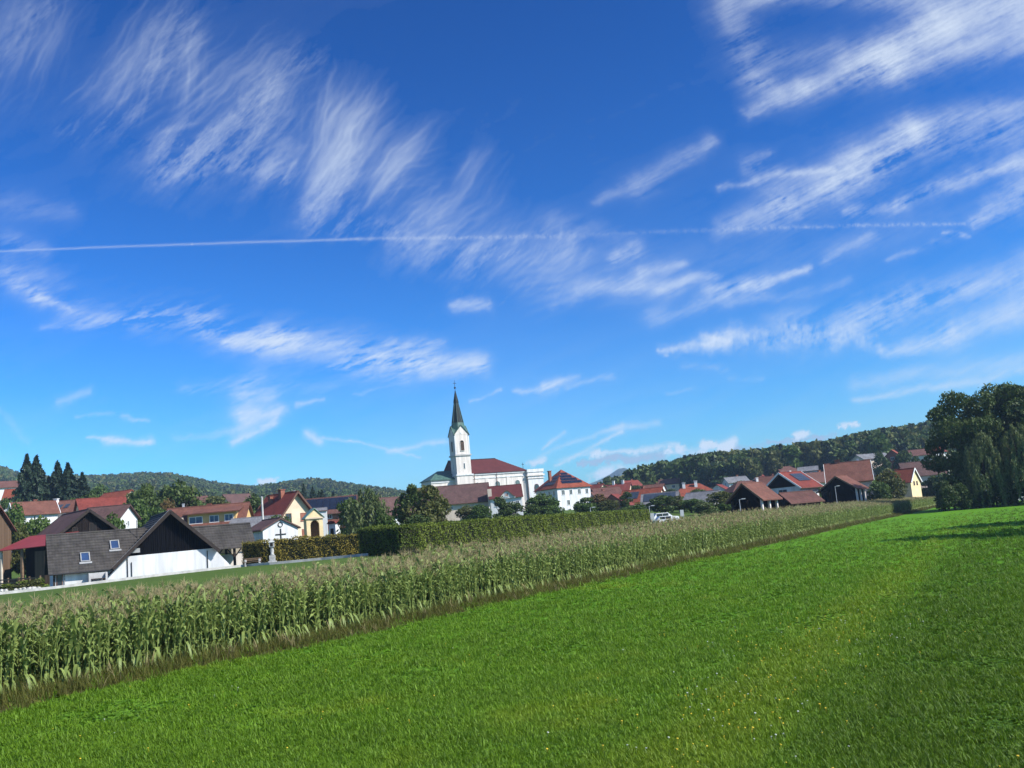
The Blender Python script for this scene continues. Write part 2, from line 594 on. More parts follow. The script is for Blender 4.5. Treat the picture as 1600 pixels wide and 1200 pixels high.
# ------------------------------------------------------------------ scatter (for what nobody could count)
def scatter(name, protos, P, rot, scl, idx, label=None, cat=None):
    me = bpy.data.meshes.new(name)
    P = np.asarray(P, dtype=np.float32)
    me.vertices.add(len(P))
    me.vertices.foreach_set('co', P.reshape(-1))
    for nm, ty, arr in (('rot', 'FLOAT_VECTOR', rot), ('scl', 'FLOAT_VECTOR', scl), ('idx', 'INT', idx)):
        a = me.attributes.new(nm, ty, 'POINT')
        a.data.foreach_set('vector' if ty == 'FLOAT_VECTOR' else 'value', np.asarray(arr, dtype=np.int32 if ty == 'INT' else np.float32).reshape(-1))
    o = link(name, me)
    o['kind'] = 'stuff'
    if label:
        o['label'] = label; o['category'] = cat
    ng = bpy.data.node_groups.new(name, 'GeometryNodeTree')
    ng.interface.new_socket('Geometry', in_out='INPUT', socket_type='NodeSocketGeometry')
    ng.interface.new_socket('Geometry', in_out='OUTPUT', socket_type='NodeSocketGeometry')
    nn = ng.nodes.new
    gi, go = nn('NodeGroupInput'), nn('NodeGroupOutput')
    jn = nn('GeometryNodeJoinGeometry')
    for pr in reversed(protos):
        oi = nn('GeometryNodeObjectInfo')
        oi.inputs['Object'].default_value = pr
        oi.inputs['As Instance'].default_value = True
        ng.links.new(oi.outputs['Geometry'], jn.inputs[0])
    ip = nn('GeometryNodeInstanceOnPoints')
    ip.inputs['Pick Instance'].default_value = True

    def attr(nm, ty):
        n = nn('GeometryNodeInputNamedAttribute')
        n.data_type = ty
        n.inputs['Name'].default_value = nm
        return n.outputs['Attribute']
    ng.links.new(gi.outputs[0], ip.inputs['Points'])
    ng.links.new(jn.outputs[0], ip.inputs['Instance'])
    ng.links.new(attr('idx', 'INT'), ip.inputs['Instance Index'])
    ng.links.new(attr('rot', 'FLOAT_VECTOR'), ip.inputs['Rotation'])
    ng.links.new(attr('scl', 'FLOAT_VECTOR'), ip.inputs['Scale'])
    ng.links.new(ip.outputs[0], go.inputs[0])
    md = o.modifiers.new('scatter', 'NODES')
    md.node_group = ng
    return o


def proto(name, me):
    return bpy.data.objects.new(name, me)      # never linked: only instanced
# ------------------------------------------------------------------ clouds (density per vertex of a high dome patch)
CS = 760.0                                   # vertices per unit of slope
CA0, CA1, CB0, CB1 = -0.72, 0.72, -0.03, 0.73
CW, CH = int((CA1 - CA0) * CS), int((CB1 - CB0) * CS)


def paint_clouds():
    g = np.random.default_rng(11)
    fy = np.fft.fftfreq(CH)[:, None]
    fx = np.fft.fftfreq(CW)[None, :]

    def spectral(beta, deg=0.0, aniso=1.0, lo=0.0, seed=0):
        """fractal noise, stretched along an angle, mean 0 and deviation 1"""
        w = np.fft.fft2(np.random.default_rng(seed).standard_normal((CH, CW)))
        c, s = math.cos(R(deg)), math.sin(R(deg))
        u = fx * c + fy * s
        v = fy * c - fx * s
        f = np.sqrt((u * aniso) ** 2 + v ** 2) + 1e-6
        w *= f ** (-beta / 2.0) * (1 - np.exp(-(f / max(lo, 1e-6)) ** 2) if lo > 0 else 1.0)
        w[0, 0] = 0
        n = np.real(np.fft.ifft2(w))
        return n / n.std()

    def blur(im, sig):
        k = np.exp(-2 * (math.pi * sig) ** 2 * (fx ** 2 + fy ** 2))
        return np.real(np.fft.ifft2(np.fft.fft2(im) * k))

    def sample(im, X, Y):
        X = np.clip(X, 0, CW - 1.001); Y = np.clip(Y, 0, CH - 1.001)
        i = X.astype(int); j = Y.astype(int)
        u = X - i; v = Y - j
        return (im[j, i] * (1 - u) * (1 - v) + im[j, i + 1] * u * (1 - v) + im[j + 1, i] * (1 - u) * v + im[j + 1, i + 1] * u * v)

    def tox(px, py):
        d = ray(px, py)
        return (d.x - CA0) * CS, (d.z - CB0) * CS

    def sstep(x, lo, hi):
        t = np.clip((x - lo) / (hi - lo), 0, 1)
        return t * t * (3 - 2 * t)

    PX = CS / FOCAL
    gx, gy = np.meshgrid(np.arange(CW, dtype=float), np.arange(CH, dtype=float))
    w1, w2 = spectral(3.4, seed=1), spectral(3.4, seed=2)
    w3, w4 = spectral(3.0, lo=0.008, seed=3), spectral(3.0, lo=0.008, seed=4)
    wx = gx + 9 * w1 + 4.0 * w3
    wy = gy + 7 * w2 + 3.0 * w4

    def mask(lst, X, Y, power=1.0):
        out = np.zeros((CH, CW))
        for (x0, y0, x1, y1, r0, r1, amp) in lst:
            ax, ay = tox(x0, y0); bx, by = tox(x1, y1)
            dx, dy = bx - ax, by - ay
            L2 = dx * dx + dy * dy + 1e-6
            pad = 1.9 * max(r0, r1) * PX + 40
            ia, ib = int(max(0, min(ax, bx) - pad)), int(min(CW, max(ax, bx) + pad))
            ja, jb = int(max(0, min(ay, by) - pad)), int(min(CH, max(ay, by) + pad))
            if ia >= ib or ja >= jb:
                continue
            x, y = X[ja:jb, ia:ib], Y[ja:jb, ia:ib]
            h = np.clip(((x - ax) * dx + (y - ay) * dy) / L2, 0, 1)
            d = np.hypot(x - ax - h * dx, y - ay - h * dy) / ((r0 + (r1 - r0) * h) * PX)
            m = amp * (0.78 * np.exp(-(d * 1.3) ** 2) + 0.24 * np.exp(-(d * 0.75) ** 2))
            out[ja:jb, ia:ib] += m
        return out

    dens = np.zeros((CH, CW))

    # --- combed plumes made of thousands of single threads
    def threads(lst, seed, wob=0.9):
        q = np.random.default_rng(seed)
        acc = np.zeros((CH, CW))
        f1, f2 = spectral(3.9, seed=seed + 50), spectral(3.6, lo=0.015, seed=seed + 51)
        for (x0, y0, x1, y1, s0, s1, n, amp) in lst:
            ax, ay = tox(x0, y0); bx, by = tox(x1, y1)
            L = math.hypot(bx - ax, by - ay)
            th = math.atan2(by - ay, bx - ax)
            n = max(10, int(n * 0.60))
            lat0 = q.standard_normal(n) * s0 * PX * 1.05
            fan = lat0 * (s1 / max(s0, 1e-3)) - lat0
            st = q.beta(1.0, 2.0, n) * 0.75
            ln = (0.45 + 0.55 * q.random(n)) * (1.15 - st)
            N = int(L * 1.3) + 8
            tt = np.linspace(0, 1, N)[None, :]
            s = st[:, None] + ln[:, None] * tt
            lat = lat0[:, None] + fan[:, None] * s ** 1.3
            bx_ = ax + s * L * math.cos(th) - lat * math.sin(th)
            by_ = ay + s * L * math.sin(th) + lat * math.cos(th)
            k1 = sample(f1, bx_, by_); k2 = sample(f2, bx_, by_)
            jit = q.standard_normal(n)[:, None] * 9.0 * np.maximum(0, s - st[:, None]) ** 1.6
            off = wob * (11.0 * k1 + 1.6 * k2) * np.minimum(1.0, s + 0.25) + jit
            X = bx_ - off * math.sin(th); Y = by_ + off * math.cos(th)
            a = 1.0 * amp * (0.10 + 2.4 * q.random(n) ** 4)[:, None] * np.sin(np.pi * np.clip(tt, 0, 1)) ** 0.6 * (1 - 0.72 * s)
            ok = (X > 1) & (X < CW - 2) & (Y > 1) & (Y < CH - 2)
            X, Y, a = X[ok], Y[ok], np.broadcast_to(a, ok.shape)[ok]
            i, j = X.astype(int), Y.astype(int)
            u, v = X - i, Y - j
            for di, dj, wgt in ((0, 0, (1 - u) * (1 - v)), (1, 0, u * (1 - v)), (0, 1, (1 - u) * v), (1, 1, u * v)):
                np.add.at(acc, (j + dj, i + di), a * wgt)
        return acc

    T = threads([
        # foot x, y, tip x, y, spread at foot, spread at tip, threads, strength
        (190, 200, 305, -20, 40, 26, 240, .055), (110, 195, 240, 110, 16, 24, 110, .05), (130, 180, 250, 60, 30, 30, 110, .04),
        (285, 185, 345, 52, 26, 10, 150, .055), (270, 215, 420, 120, 40, 50, 300, .055), (340, 200, 490, 85, 34, 30, 240, .055),
        (380, 235, 500, 120, 26, 26, 170, .055), (210, 215, 320, 190, 22, 26, 110, .045), (400, 265, 470, 235, 26, 20, 130, .06),
        (480, 325, 620, 160, 24, 30, 420, .07), (500, 270, 560, 105, 18, 14, 190, .06), (520, 290, 610, 125, 20, 16, 160, .055),
        (560, 300, 650, 205, 20, 22, 130, .045), (480, 330, 560, 240, 16, 24, 190, .06), (560, 335, 692, 200, 13, 6, 240, .07),
        (590, 290, 700, 240, 12, 14, 80, .04), (600, 360, 690, 270, 18, 22, 130, .045), (645, 375, 715, 300, 13, 14, 200, .06),
        (690, 330, 768, 215, 11, 7, 130, .045), (690, 380, 780, 270, 22, 20, 110, .035), (640, 395, 720, 360, 26, 26, 170, .05),
        (700, 420, 800, 330, 30, 30, 220, .045), (760, 440, 850, 330, 28, 26, 240, .05), (840, 430, 890, 350, 20, 20, 220, .06),
        (780, 460, 900, 400, 24, 22, 150, .04), (0, 150, 70, -10, 36, 30, 190, .045), (40, 130, 120, -20, 30, 24, 150, .04),
        (-20, 180, 40, 120, 18, 20, 80, .03), (420, 300, 520, 250, 24, 26, 90, .03), (800, 480, 900, 430, 18, 18, 90, .035),
        (860, 470, 990, 390, 16, 14, 110, .045), (900, 465, 1070, 410, 16, 14, 120, .045),
    ], 31)
    body = mask([
        (200, 150, 290, 30, 52, 40, .30), (300, 210, 400, 190, 60, 58, .42), (380, 150, 470, 95, 44, 30, .28),
        (270, 230, 420, 260, 34, 26, .38), (490, 315, 560, 240, 34, 30, .50), (555, 335, 640, 270, 34, 24, .24),
        (110, 190, 160, 170, 24, 26, .24), (640, 385, 760, 400, 36, 44, .30), (770, 420, 880, 390, 46, 40, .36),
        (20, 90, 80, 30, 60, 50, .24), (840, 370, 880, 360, 26, 22, .3), (740, 480, 860, 470, 18, 20, .25),
        (650, 365, 700, 320, 22, 18, .2), (480, 330, 640, 370, 24, 24, .2), (900, 470, 1000, 450, 20, 22, .2),
    ], wx, wy)
    n_pl = spectral(2.9, deg=50, aniso=4.5, lo=0.006, seed=8)
    n_pf = spectral(2.5, deg=38, aniso=4.0, lo=0.02, seed=9)
    body = 0.58 * body * np.clip(0.50 + 0.50 * n_pl + 0.30 * n_pf, 0, 2)
    # wispy feet curl the other way
    dens += blur(T, 0.8) * 0.62 + blur(T, 2.2) * 0.34 + blur(T, 9.0) * 0.30 + body

    # --- silky sheets rising to the right
    sheet = mask([
        (1165, 0, 1195, 130, 38, 30, .42), (1200, 6, 1600, 0, 14, 40, .45), (1230, 105, 1320, 90, 26, 26, .28),
        (1330, 108, 1400, 95, 26, 30, .70), (1390, 95, 1470, 45, 30, 36, 1.0), (1460, 50, 1600, 5, 36, 50, .62),
        (1270, 148, 1400, 115, 20, 22, .62), (1380, 118, 1600, 60, 22, 30, .55), (1180, 190, 1270, 150, 9, 20, .58),
        (1205, 140, 1240, 160, 24, 20, .42), (1000, 290, 1110, 225, 20, 12, .40), (930, 312, 1010, 288, 8, 14, .26),
        (1178, 268, 1215, 246, 20, 8, .5), (1110, 296, 1300, 262, 4, 8, .55), (1190, 284, 1250, 268, 14, 10, .3),
        (1120, 352, 1230, 322, 14, 24, .62), (1220, 320, 1330, 275, 26, 30, .8), (1300, 280, 1430, 212, 30, 30, .95),
        (1350, 250, 1600, 200, 30, 30, .42), (1420, 205, 1600, 165, 22, 26, .55), (1320, 328, 1400, 322, 10, 12, .7),
        (1390, 322, 1600, 235, 14, 16, .55), (1510, 342, 1600, 290, 10, 34, .95), (1440, 300, 1600, 245, 8, 10, .4),
        (1460, 367, 1500, 366, 4, 6, .7), (1280, 408, 1360, 368, 11, 11, .38), (1370, 412, 1470, 376, 5, 6, .4),
        (870, 352, 960, 365, 30, 20, .22), (960, 412, 995, 392, 12, 16, .75), (900, 462, 1000, 452, 14, 16, .42),
        (1000, 434, 1070, 416, 14, 9, .5), (1030, 458, 1110, 438, 16, 10, .7), (1110, 462, 1180, 446, 12, 15, .9),
        (1160, 448, 1252, 420, 15, 6, 1.0), (1020, 505, 1130, 470, 16, 14, .45), (1130, 480, 1200, 462, 12, 9, .3),
        (1210, 472, 1310, 446, 12, 10, .26), (1290, 520, 1400, 470, 22, 24, .5), (1330, 512, 1600, 425, 20, 18, .62),
        (1200, 505, 1330, 490, 14, 20, .3), (1370, 552, 1470, 522, 9, 17, .95), (1460, 522, 1600, 468, 17, 24, .75),
        (1330, 602, 1600, 548, 14, 16, .32), (1330, 630, 1600, 564, 5, 10, .55), (1390, 480, 1600, 400, 22, 24, .3),
        (815, 620, 880, 610, 3, 8, .7), (860, 612, 918, 598, 8, 5, .8), (900, 614, 960, 602, 5, 6, .4),
        (1070, 590, 1130, 592, 6, 6, .35), (1140, 606, 1190, 604, 6, 5, .26), (1055, 632, 1090, 625, 4, 4, .26),
        (1240, 400, 1500, 340, 50, 40, .10), (900, 420, 1180, 400, 50, 40, .10),
    ], gx + 5 * w1 + 1.4 * w3, gy + 4 * w2 + 0.9 * w4)
    n_s = spectral(3.0, deg=19, aniso=8.0, lo=0.006, seed=12)
    n_sf = spectral(2.3, deg=23, aniso=12.0, lo=0.03, seed=13)
    n_c = spectral(3.0, lo=0.012, seed=14)
    dens += sheet * np.clip(0.66 + 0.21 * n_s + 0.12 * n_sf + 0.10 * n_c, 0, 2.2)
    # the ribbed roll in the middle of the right hand side
    roll = mask([(1030, 547, 1120, 534, 6, 13, .75), (1110, 535, 1240, 525, 15, 17, .85), (1230, 524, 1350, 526, 18, 15, .8),
                 (1300, 535, 1370, 545, 12, 8, .5)], gx + 2.5 * w3, gy + 2.5 * w4)
    rib = spectral(2.2, deg=80, aniso=3.0, lo=0.03, seed=15)
    dens += roll * np.clip(0.68 + 0.10 * rib + 0.16 * n_s + 0.16 * n_c, 0, 2)

    # --- the low band that falls towards the church
    band = mask([
        (0, 425, 60, 452, 16, 16, .55), (50, 448, 105, 470, 12, 7, .72), (0, 400, 120, 450, 26, 20, .16), (60, 506, 220, 492, 8, 16, .36),
        (100, 480, 230, 490, 18, 20, .40), (230, 486, 330, 488, 24, 26, .62), (320, 505, 430, 525, 18, 24, .60),
        (360, 522, 470, 532, 12, 20, .75), (430, 530, 560, 556, 24, 28, .66), (525, 582, 600, 572, 10, 18, .6),
        (560, 572, 660, 570, 20, 22, .80), (640, 578, 765, 578, 22, 15, .95), (600, 552, 690, 545, 14, 8, .42),
        (385, 612, 430, 620, 22, 14, .5), (300, 600, 420, 590, 10, 16, .25), (385, 652, 445, 650, 14, 10, .62),
        (375, 688, 440, 662, 6, 8, .66), (388, 670, 400, 600, 18, 20, .3), (470, 641, 515, 634, 5, 4, .35),
        (138, 692, 190, 694, 2, 6, .6), (175, 695, 252, 692, 6, 5, .8), (195, 657, 222, 658, 4, 3, .4), (228, 657, 250, 656, 3, 3, .35),
        (115, 650, 180, 650, 3, 3, .22), (90, 624, 140, 612, 9, 7, .22), (0, 640, 40, 690, 6, 6, .12),
        (0, 310, 100, 320, 26, 20, .13), (0, 362, 60, 380, 18, 14, .22), (290, 684, 370, 676, 6, 6, .2),
        (870, 484, 960, 462, 8, 8, .22), (705, 485, 770, 482, 9, 10, .45), (440, 600, 520, 610, 26, 20, .10),
        (560, 625, 640, 605, 3, 3, .14),
    ], gx + 5 * w1 + 1.5 * w3, gy + 4 * w2 + 1.2 * w4)
    n_b = spectral(2.9, deg=4, aniso=7.0, lo=0.008, seed=16)
    n_bf = spectral(2.4, deg=20, aniso=7.0, lo=0.02, seed=17)
    dens += band * np.clip(0.62 + 0.34 * n_b + 0.22 * n_bf, 0, 2.2)

    # --- vapour trails
    trail = mask([
        (-60, 394, 300, 381, 1.5, 1.7, .36), (300, 381, 560, 373, 1.7, 2.1, .36), (560, 373, 860, 369, 3.0, 4.0, .24),
        (860, 369, 1130, 358, 3.5, 4, .08), (1130, 358, 1340, 352, 4, 3.5, .18), (1340, 352, 1510, 349, 3.5, 3, .24),
    ], gx + 0.2 * w3, gy + 0.12 * w4)
    bead = spectral(1.8, deg=100, aniso=1.6, lo=0.08, seed=18)
    fade = sstep(gx, tox(420, 374)[0], tox(760, 370)[0])
    dens += trail * np.clip(1.0 - fade * 0.25 + bead * 0.45 * fade, 0, 2)
    short = mask([
        (505, 682, 548, 688, 2.4, 2.2, .45), (545, 687, 655, 713, 2.2, 1.8, .40), (608, 705, 700, 688, 3.5, 4.5, .5),
        (738, 626, 782, 610, 1.8, 2.4, .36), (482, 674, 503, 690, 6, 5, .85), (845, 702, 880, 677, 2.4, 4, .55),
        (840, 712, 970, 666, 2.6, 5, .34), (866, 728, 972, 677, 2.4, 3.4, .55), (950, 674, 1030, 660, 6, 6, .3),
    ], gx + 0.9 * w3, gy + 0.9 * w4)
    dens += short * np.clip(0.9 + 0.3 * n_c, 0, 2)

    # --- a faint uneven veil under everything, and general cirrus past the frame
    veil = np.clip(0.06 + 0.055 * spectral(3.2, deg=18, aniso=5, lo=0.004, seed=19), 0, 1)
    low = sstep(gy, 0.02 * CS, 0.30 * CS)
    dens += veil * (0.10 + 0.7 * (1 - low))
    ea = np.abs(gx / CS + CA0)
    eb = gy / CS + CB0
    outside = np.maximum(sstep(ea, 0.58, 0.66), sstep(eb, 0.62, 0.70))
    dens += outside * np.clip(0.30 * n_s - 0.02, 0, 0.7)
    fadeout = (1 - sstep(ea, 0.68, 0.72)) * (1 - sstep(eb, 0.71, 0.73))
    dens = np.clip(dens, 0, None)
    dens = (1 - np.exp(-1.05 * dens)) * fadeout

    # --- small heap clouds low over the hills: white tops, grey mauve feet
    n_h = spectral(2.8, lo=0.012, seed=20)
    hx, hy = gx + 2.2 * n_h + 1.2 * w3, gy + 1.6 * n_h
    heap = mask([
        (1100, 694, 1114, 690, 9, 6, 1.0), (1124, 700, 1146, 692, 13, 12, .85), (1242, 682, 1258, 677, 8, 9, 1.0),
        (1304, 670, 1336, 664, 5, 6, .95), (400, 754, 426, 751, 6, 8, 1.0), (935, 708, 1060, 698, 8, 9, .55),
        (1040, 704, 1100, 706, 9, 10, .4), (925, 744, 962, 738, 9, 10, .55), (830, 722, 852, 715, 8, 8, .55),
        (940, 735, 1040, 728, 10, 12, .4), (880, 715, 940, 700, 8, 8, .3),
    ], hx, hy)
    heap = sstep(heap * (1 + 0.22 * n_h), 0.12, 0.8)
    grey = mask([
        (905, 722, 960, 716, 6, 8, .8), (950, 722, 1030, 712, 9, 10, .9), (1060, 716, 1130, 710, 6, 8, .6),
        (1130, 706, 1190, 698, 8, 7, .6), (1196, 691, 1280, 686, 5, 5, .8), (1270, 685, 1300, 680, 6, 5, .6),
        (690, 738, 702, 735, 5, 5, .5), (1128, 704, 1150, 703, 9, 9, .6),
    ], hx, hy)
    grey = sstep(grey * (1 + 0.2 * n_h), 0.12, 1.0) * 0.75
    tot = 1 - (1 - np.clip(dens, 0, 0.93)) * (1 - heap * 0.9) * (1 - grey)
    tone = np.clip(grey * (1 - heap), 0, 1) / np.maximum(tot, 1e-3)
    return np.clip(tot, 0, 0.95), np.clip(tone, 0, 1)


def build_clouds():
    tot, tone = paint_clouds()
    ga, gb = np.meshgrid(CA0 + np.arange(CW) / CS, CB0 + np.arange(CH) / CS)
    d = np.stack([ga, np.ones_like(ga), gb], -1)
    d /= np.linalg.norm(d, axis=-1, keepdims=True)
    V = d.reshape(-1, 3) * 16000.0
    i = np.arange(CH - 1)[:, None] * CW + np.arange(CW - 1)[None, :]
    F = np.stack([i, i + 1, i + CW + 1, i + CW], -1).reshape(-1, 4)
    keep = tot.reshape(-1)[F].max(1) > 0.012
    F = F[keep]
    used = np.unique(F)
    remap = np.zeros(CW * CH, dtype=int)
    remap[used] = np.arange(len(used))
    me = quad_mesh('sky', V[used], remap[F])
    for nm, arr in (('cover', tot), ('tone', tone)):
        at_ = me.attributes.new(nm, 'FLOAT', 'POINT')
        at_.data.foreach_set('value', arr.reshape(-1)[used].astype(np.float32))
    m = bpy.data.materials.new('high_cloud')
    m.use_nodes = True
    S.tree = m.node_tree
    m.node_tree.nodes.clear()
    at1 = S.node('ShaderNodeAttribute', attribute_name='cover')
    at2 = S.node('ShaderNodeAttribute', attribute_name='tone')
    em = S.node('ShaderNodeEmission')
    S.put(em.inputs[0], S.mix(S(at2.outputs['Fac']), (0.46, 0.52, 0.60, 1), (0.26, 0.295, 0.41, 1)))
    tr = S.node('ShaderNodeBsdfTransparent')
    mx = S.node('ShaderNodeMixShader')
    S.put(mx.inputs[0], S(at1.outputs['Fac']))
    m.node_tree.links.new(tr.outputs[0], mx.inputs[1])
    m.node_tree.links.new(em.outputs[0], mx.inputs[2])
    o = S.node('ShaderNodeOutputMaterial')
    m.node_tree.links.new(mx.outputs[0], o.inputs[0])
    m.cycles.emission_sampling = 'NONE'
    me.materials.append(m)
    ob = bpy.data.objects.new('sky', me)
    COL.objects.link(ob)
    ob['kind'] = 'structure'


build_clouds()


FARSEED = 5.3  # noise offset that keeps the added fill clouds off the sun


def build_fill_clouds():
    """coarser cirrus round the unseen rest of the sky, added as neutral fill light"""
    na, ne = 220, 40
    az = np.linspace(0, 2 * math.pi, na + 1)
    el = np.linspace(R(4), R(89.5), ne)
    A, E = np.meshgrid(az, el)
    d = np.stack([np.sin(A) * np.cos(E), np.cos(A) * np.cos(E), np.sin(E)], -1)
    V = d.reshape(-1, 3) * 16400.0
    w = na + 1
    i = np.arange(ne - 1)[:, None] * w + np.arange(na)[None, :]
    F = np.stack([i, i + w, i + w + 1, i + 1], -1).reshape(-1, 4)
    me = quad_mesh('sky', V, F)
    x, y, z = V[:, 0] / 16400, V[:, 1] / 16400, V[:, 2] / 16400
    ys = np.maximum(y, 0.05)
    a, b = np.abs(x / ys), z / ys
    inside = (1 - sst_(a, 0.66, 0.80)) * (1 - sst_(b, 0.70, 0.82)) * (y > 0.06)
    sp = x * sun_dir.x + y * sun_dir.y + z * sun_dir.z
    cov = (1 - inside) * sst_(z, 0.06, 0.16)
    at_ = me.attributes.new('cover', 'FLOAT', 'POINT')
    at_.data.foreach_set('value', cov.astype(np.float32))
    m = bpy.data.materials.new('fill_high_cloud')
    m.use_nodes = True
    S.tree = m.node_tree
    m.node_tree.nodes.clear()
    at1 = S(S.node('ShaderNodeAttribute', attribute_name='cover').outputs['Fac'])
    px, py, pz = S(S.node('ShaderNodeTexCoord').outputs['Object']).xyz()
    hx, hy = px / pz.max(800.0), py / pz.max(800.0)
    wv = S.noise(S.vec(hx, hy, 3.0), 0.6, 3, 0.5) - 0.5
    n = S.noise(S.vec((hx * 0.8 + hy * 0.6) * 0.8 + wv, (hy * 0.8 - hx * 0.6) * 3.0 + wv * 1.5, FARSEED), 1.0, 6, 0.6)
    fac = n.step(0.40, 0.80, 0.0, 0.85) * at1
    em = S.node('ShaderNodeEmission')
    em.inputs[0].default_value = (0.46, 0.52, 0.60, 1)
    tr = S.node('ShaderNodeBsdfTransparent')
    mx = S.node('ShaderNodeMixShader')
    S.put(mx.inputs[0], fac)
    m.node_tree.links.new(tr.outputs[0], mx.inputs[1])
    m.node_tree.links.new(em.outputs[0], mx.inputs[2])
    o = S.node('ShaderNodeOutputMaterial')
    m.node_tree.links.new(mx.outputs[0], o.inputs[0])
    m.cycles.emission_sampling = 'NONE'
    me.materials.append(m)
    ob = bpy.data.objects.new('sky', me)  # unseen emissive cloud dome, added to whiten the blue skylight
    COL.objects.link(ob)
    ob['kind'] = 'structure'


def sst_(x, lo, hi):
    t = np.clip((x - lo) / (hi - lo), 0, 1)
    return t * t * (3 - 2 * t)


build_fill_clouds()
# ------------------------------------------------------------------ foliage
def unit(v):
    return v / np.maximum(np.linalg.norm(v, axis=-1, keepdims=True), 1e-9)


def leaf_arrays(P, out, size, q, bias=0.8, droop=0.0, aspect=0.55):
    """one diamond per point; returns vertices, faces and a tint per vertex"""
    n = len(P)
    nr = unit(out * bias + q.standard_normal((n, 3)))
    t = unit(np.cross(nr, q.standard_normal((n, 3))))
    t[:, 2] -= droop
    t = unit(t)
    b = unit(np.cross(nr, t))
    s = (size * (0.6 + 0.8 * q.random(n)))[:, None]
    V = np.stack([P - t * s, P + b * s * aspect, P + t * s, P - b * s * aspect], 1).reshape(-1, 3)
    F = np.arange(4 * n).reshape(-1, 4)
    return V, F, np.repeat(q.random(n), 4)


def foliage_mesh(name, V, F, tint, mat, mat_idx=None, mats=None):
    me = quad_mesh(name, V, F, mats or [mat], mat_idx)
    a = me.attributes.new('tint', 'FLOAT', 'POINT')
    a.data.foreach_set('value', np.asarray(tint, dtype=np.float32))
    return me


def blob_points(blobs, n, q):
    """points near the skins of overlapping lumps: blobs are (x, y, z, rx, rz)"""
    B = np.array(blobs)
    wgt = B[:, 3] ** 2
    k = q.choice(len(B), n, p=wgt / wgt.sum())
    d = unit(q.standard_normal((n, 3)))
    r = 1.0 - 0.42 * q.random(n) ** 1.6 + 0.10 * q.standard_normal(n) * (q.random(n) < 0.35)
    P = B[k, :3] + d * r[:, None] * np.stack([B[k, 3], B[k, 3], B[k, 4]], 1)
    return P, d


def crown_blobs(kind, q):
    bl = []
    if kind == 'round':
        for i in range(17):
            a = q.random() * 6.283; h = q.random()
            rr = 0.30 * math.sqrt(max(0.05, 1 - (2 * h - 0.9) ** 2)) * (0.5 + 0.6 * q.random())
            bl.append((rr * math.cos(a), rr * math.sin(a), 0.26 + 0.58 * h, 0.13 + 0.09 * q.random(), 0.10 + 0.06 * q.random()))
    elif kind == 'tall':
        for i in range(22):
            a = q.random() * 6.283; h = q.random()
            rr = 0.26 * (0.35 + 0.75 * math.sin(math.pi * min(1, 0.15 + h * 0.85))) * (0.4 + 0.7 * q.random())
            bl.append((rr * math.cos(a), rr * math.sin(a), 0.16 + 0.74 * h, 0.11 + 0.10 * q.random() * (1.1 - h), 0.07 + 0.05 * q.random()))
    elif kind == 'grove':
        for i in range(46):
            a = q.random() * 6.283; h = q.random() ** 0.85
            rr = 0.42 * math.sqrt(max(0.06, 1 - (1.55 * h - 0.72) ** 2)) * (0.25 + 0.75 * math.sqrt(q.random()))
            bl.append((rr * math.cos(a), rr * math.sin(a), 0.08 + 0.84 * h, 0.07 + 0.09 * q.random(), 0.05 + 0.055 * q.random()))
    elif kind == 'bush':
        for i in range(12):
            a = q.random() * 6.283; h = q.random() ** 1.3
            rr = 0.30 * (0.4 + 0.7 * q.random()) * (1.05 - 0.55 * h)
            bl.append((rr * math.cos(a), rr * math.sin(a), 0.16 + 0.66 * h, 0.15 + 0.09 * q.random(), 0.15 + 0.08 * q.random()))
    return bl


CROWNS = {}


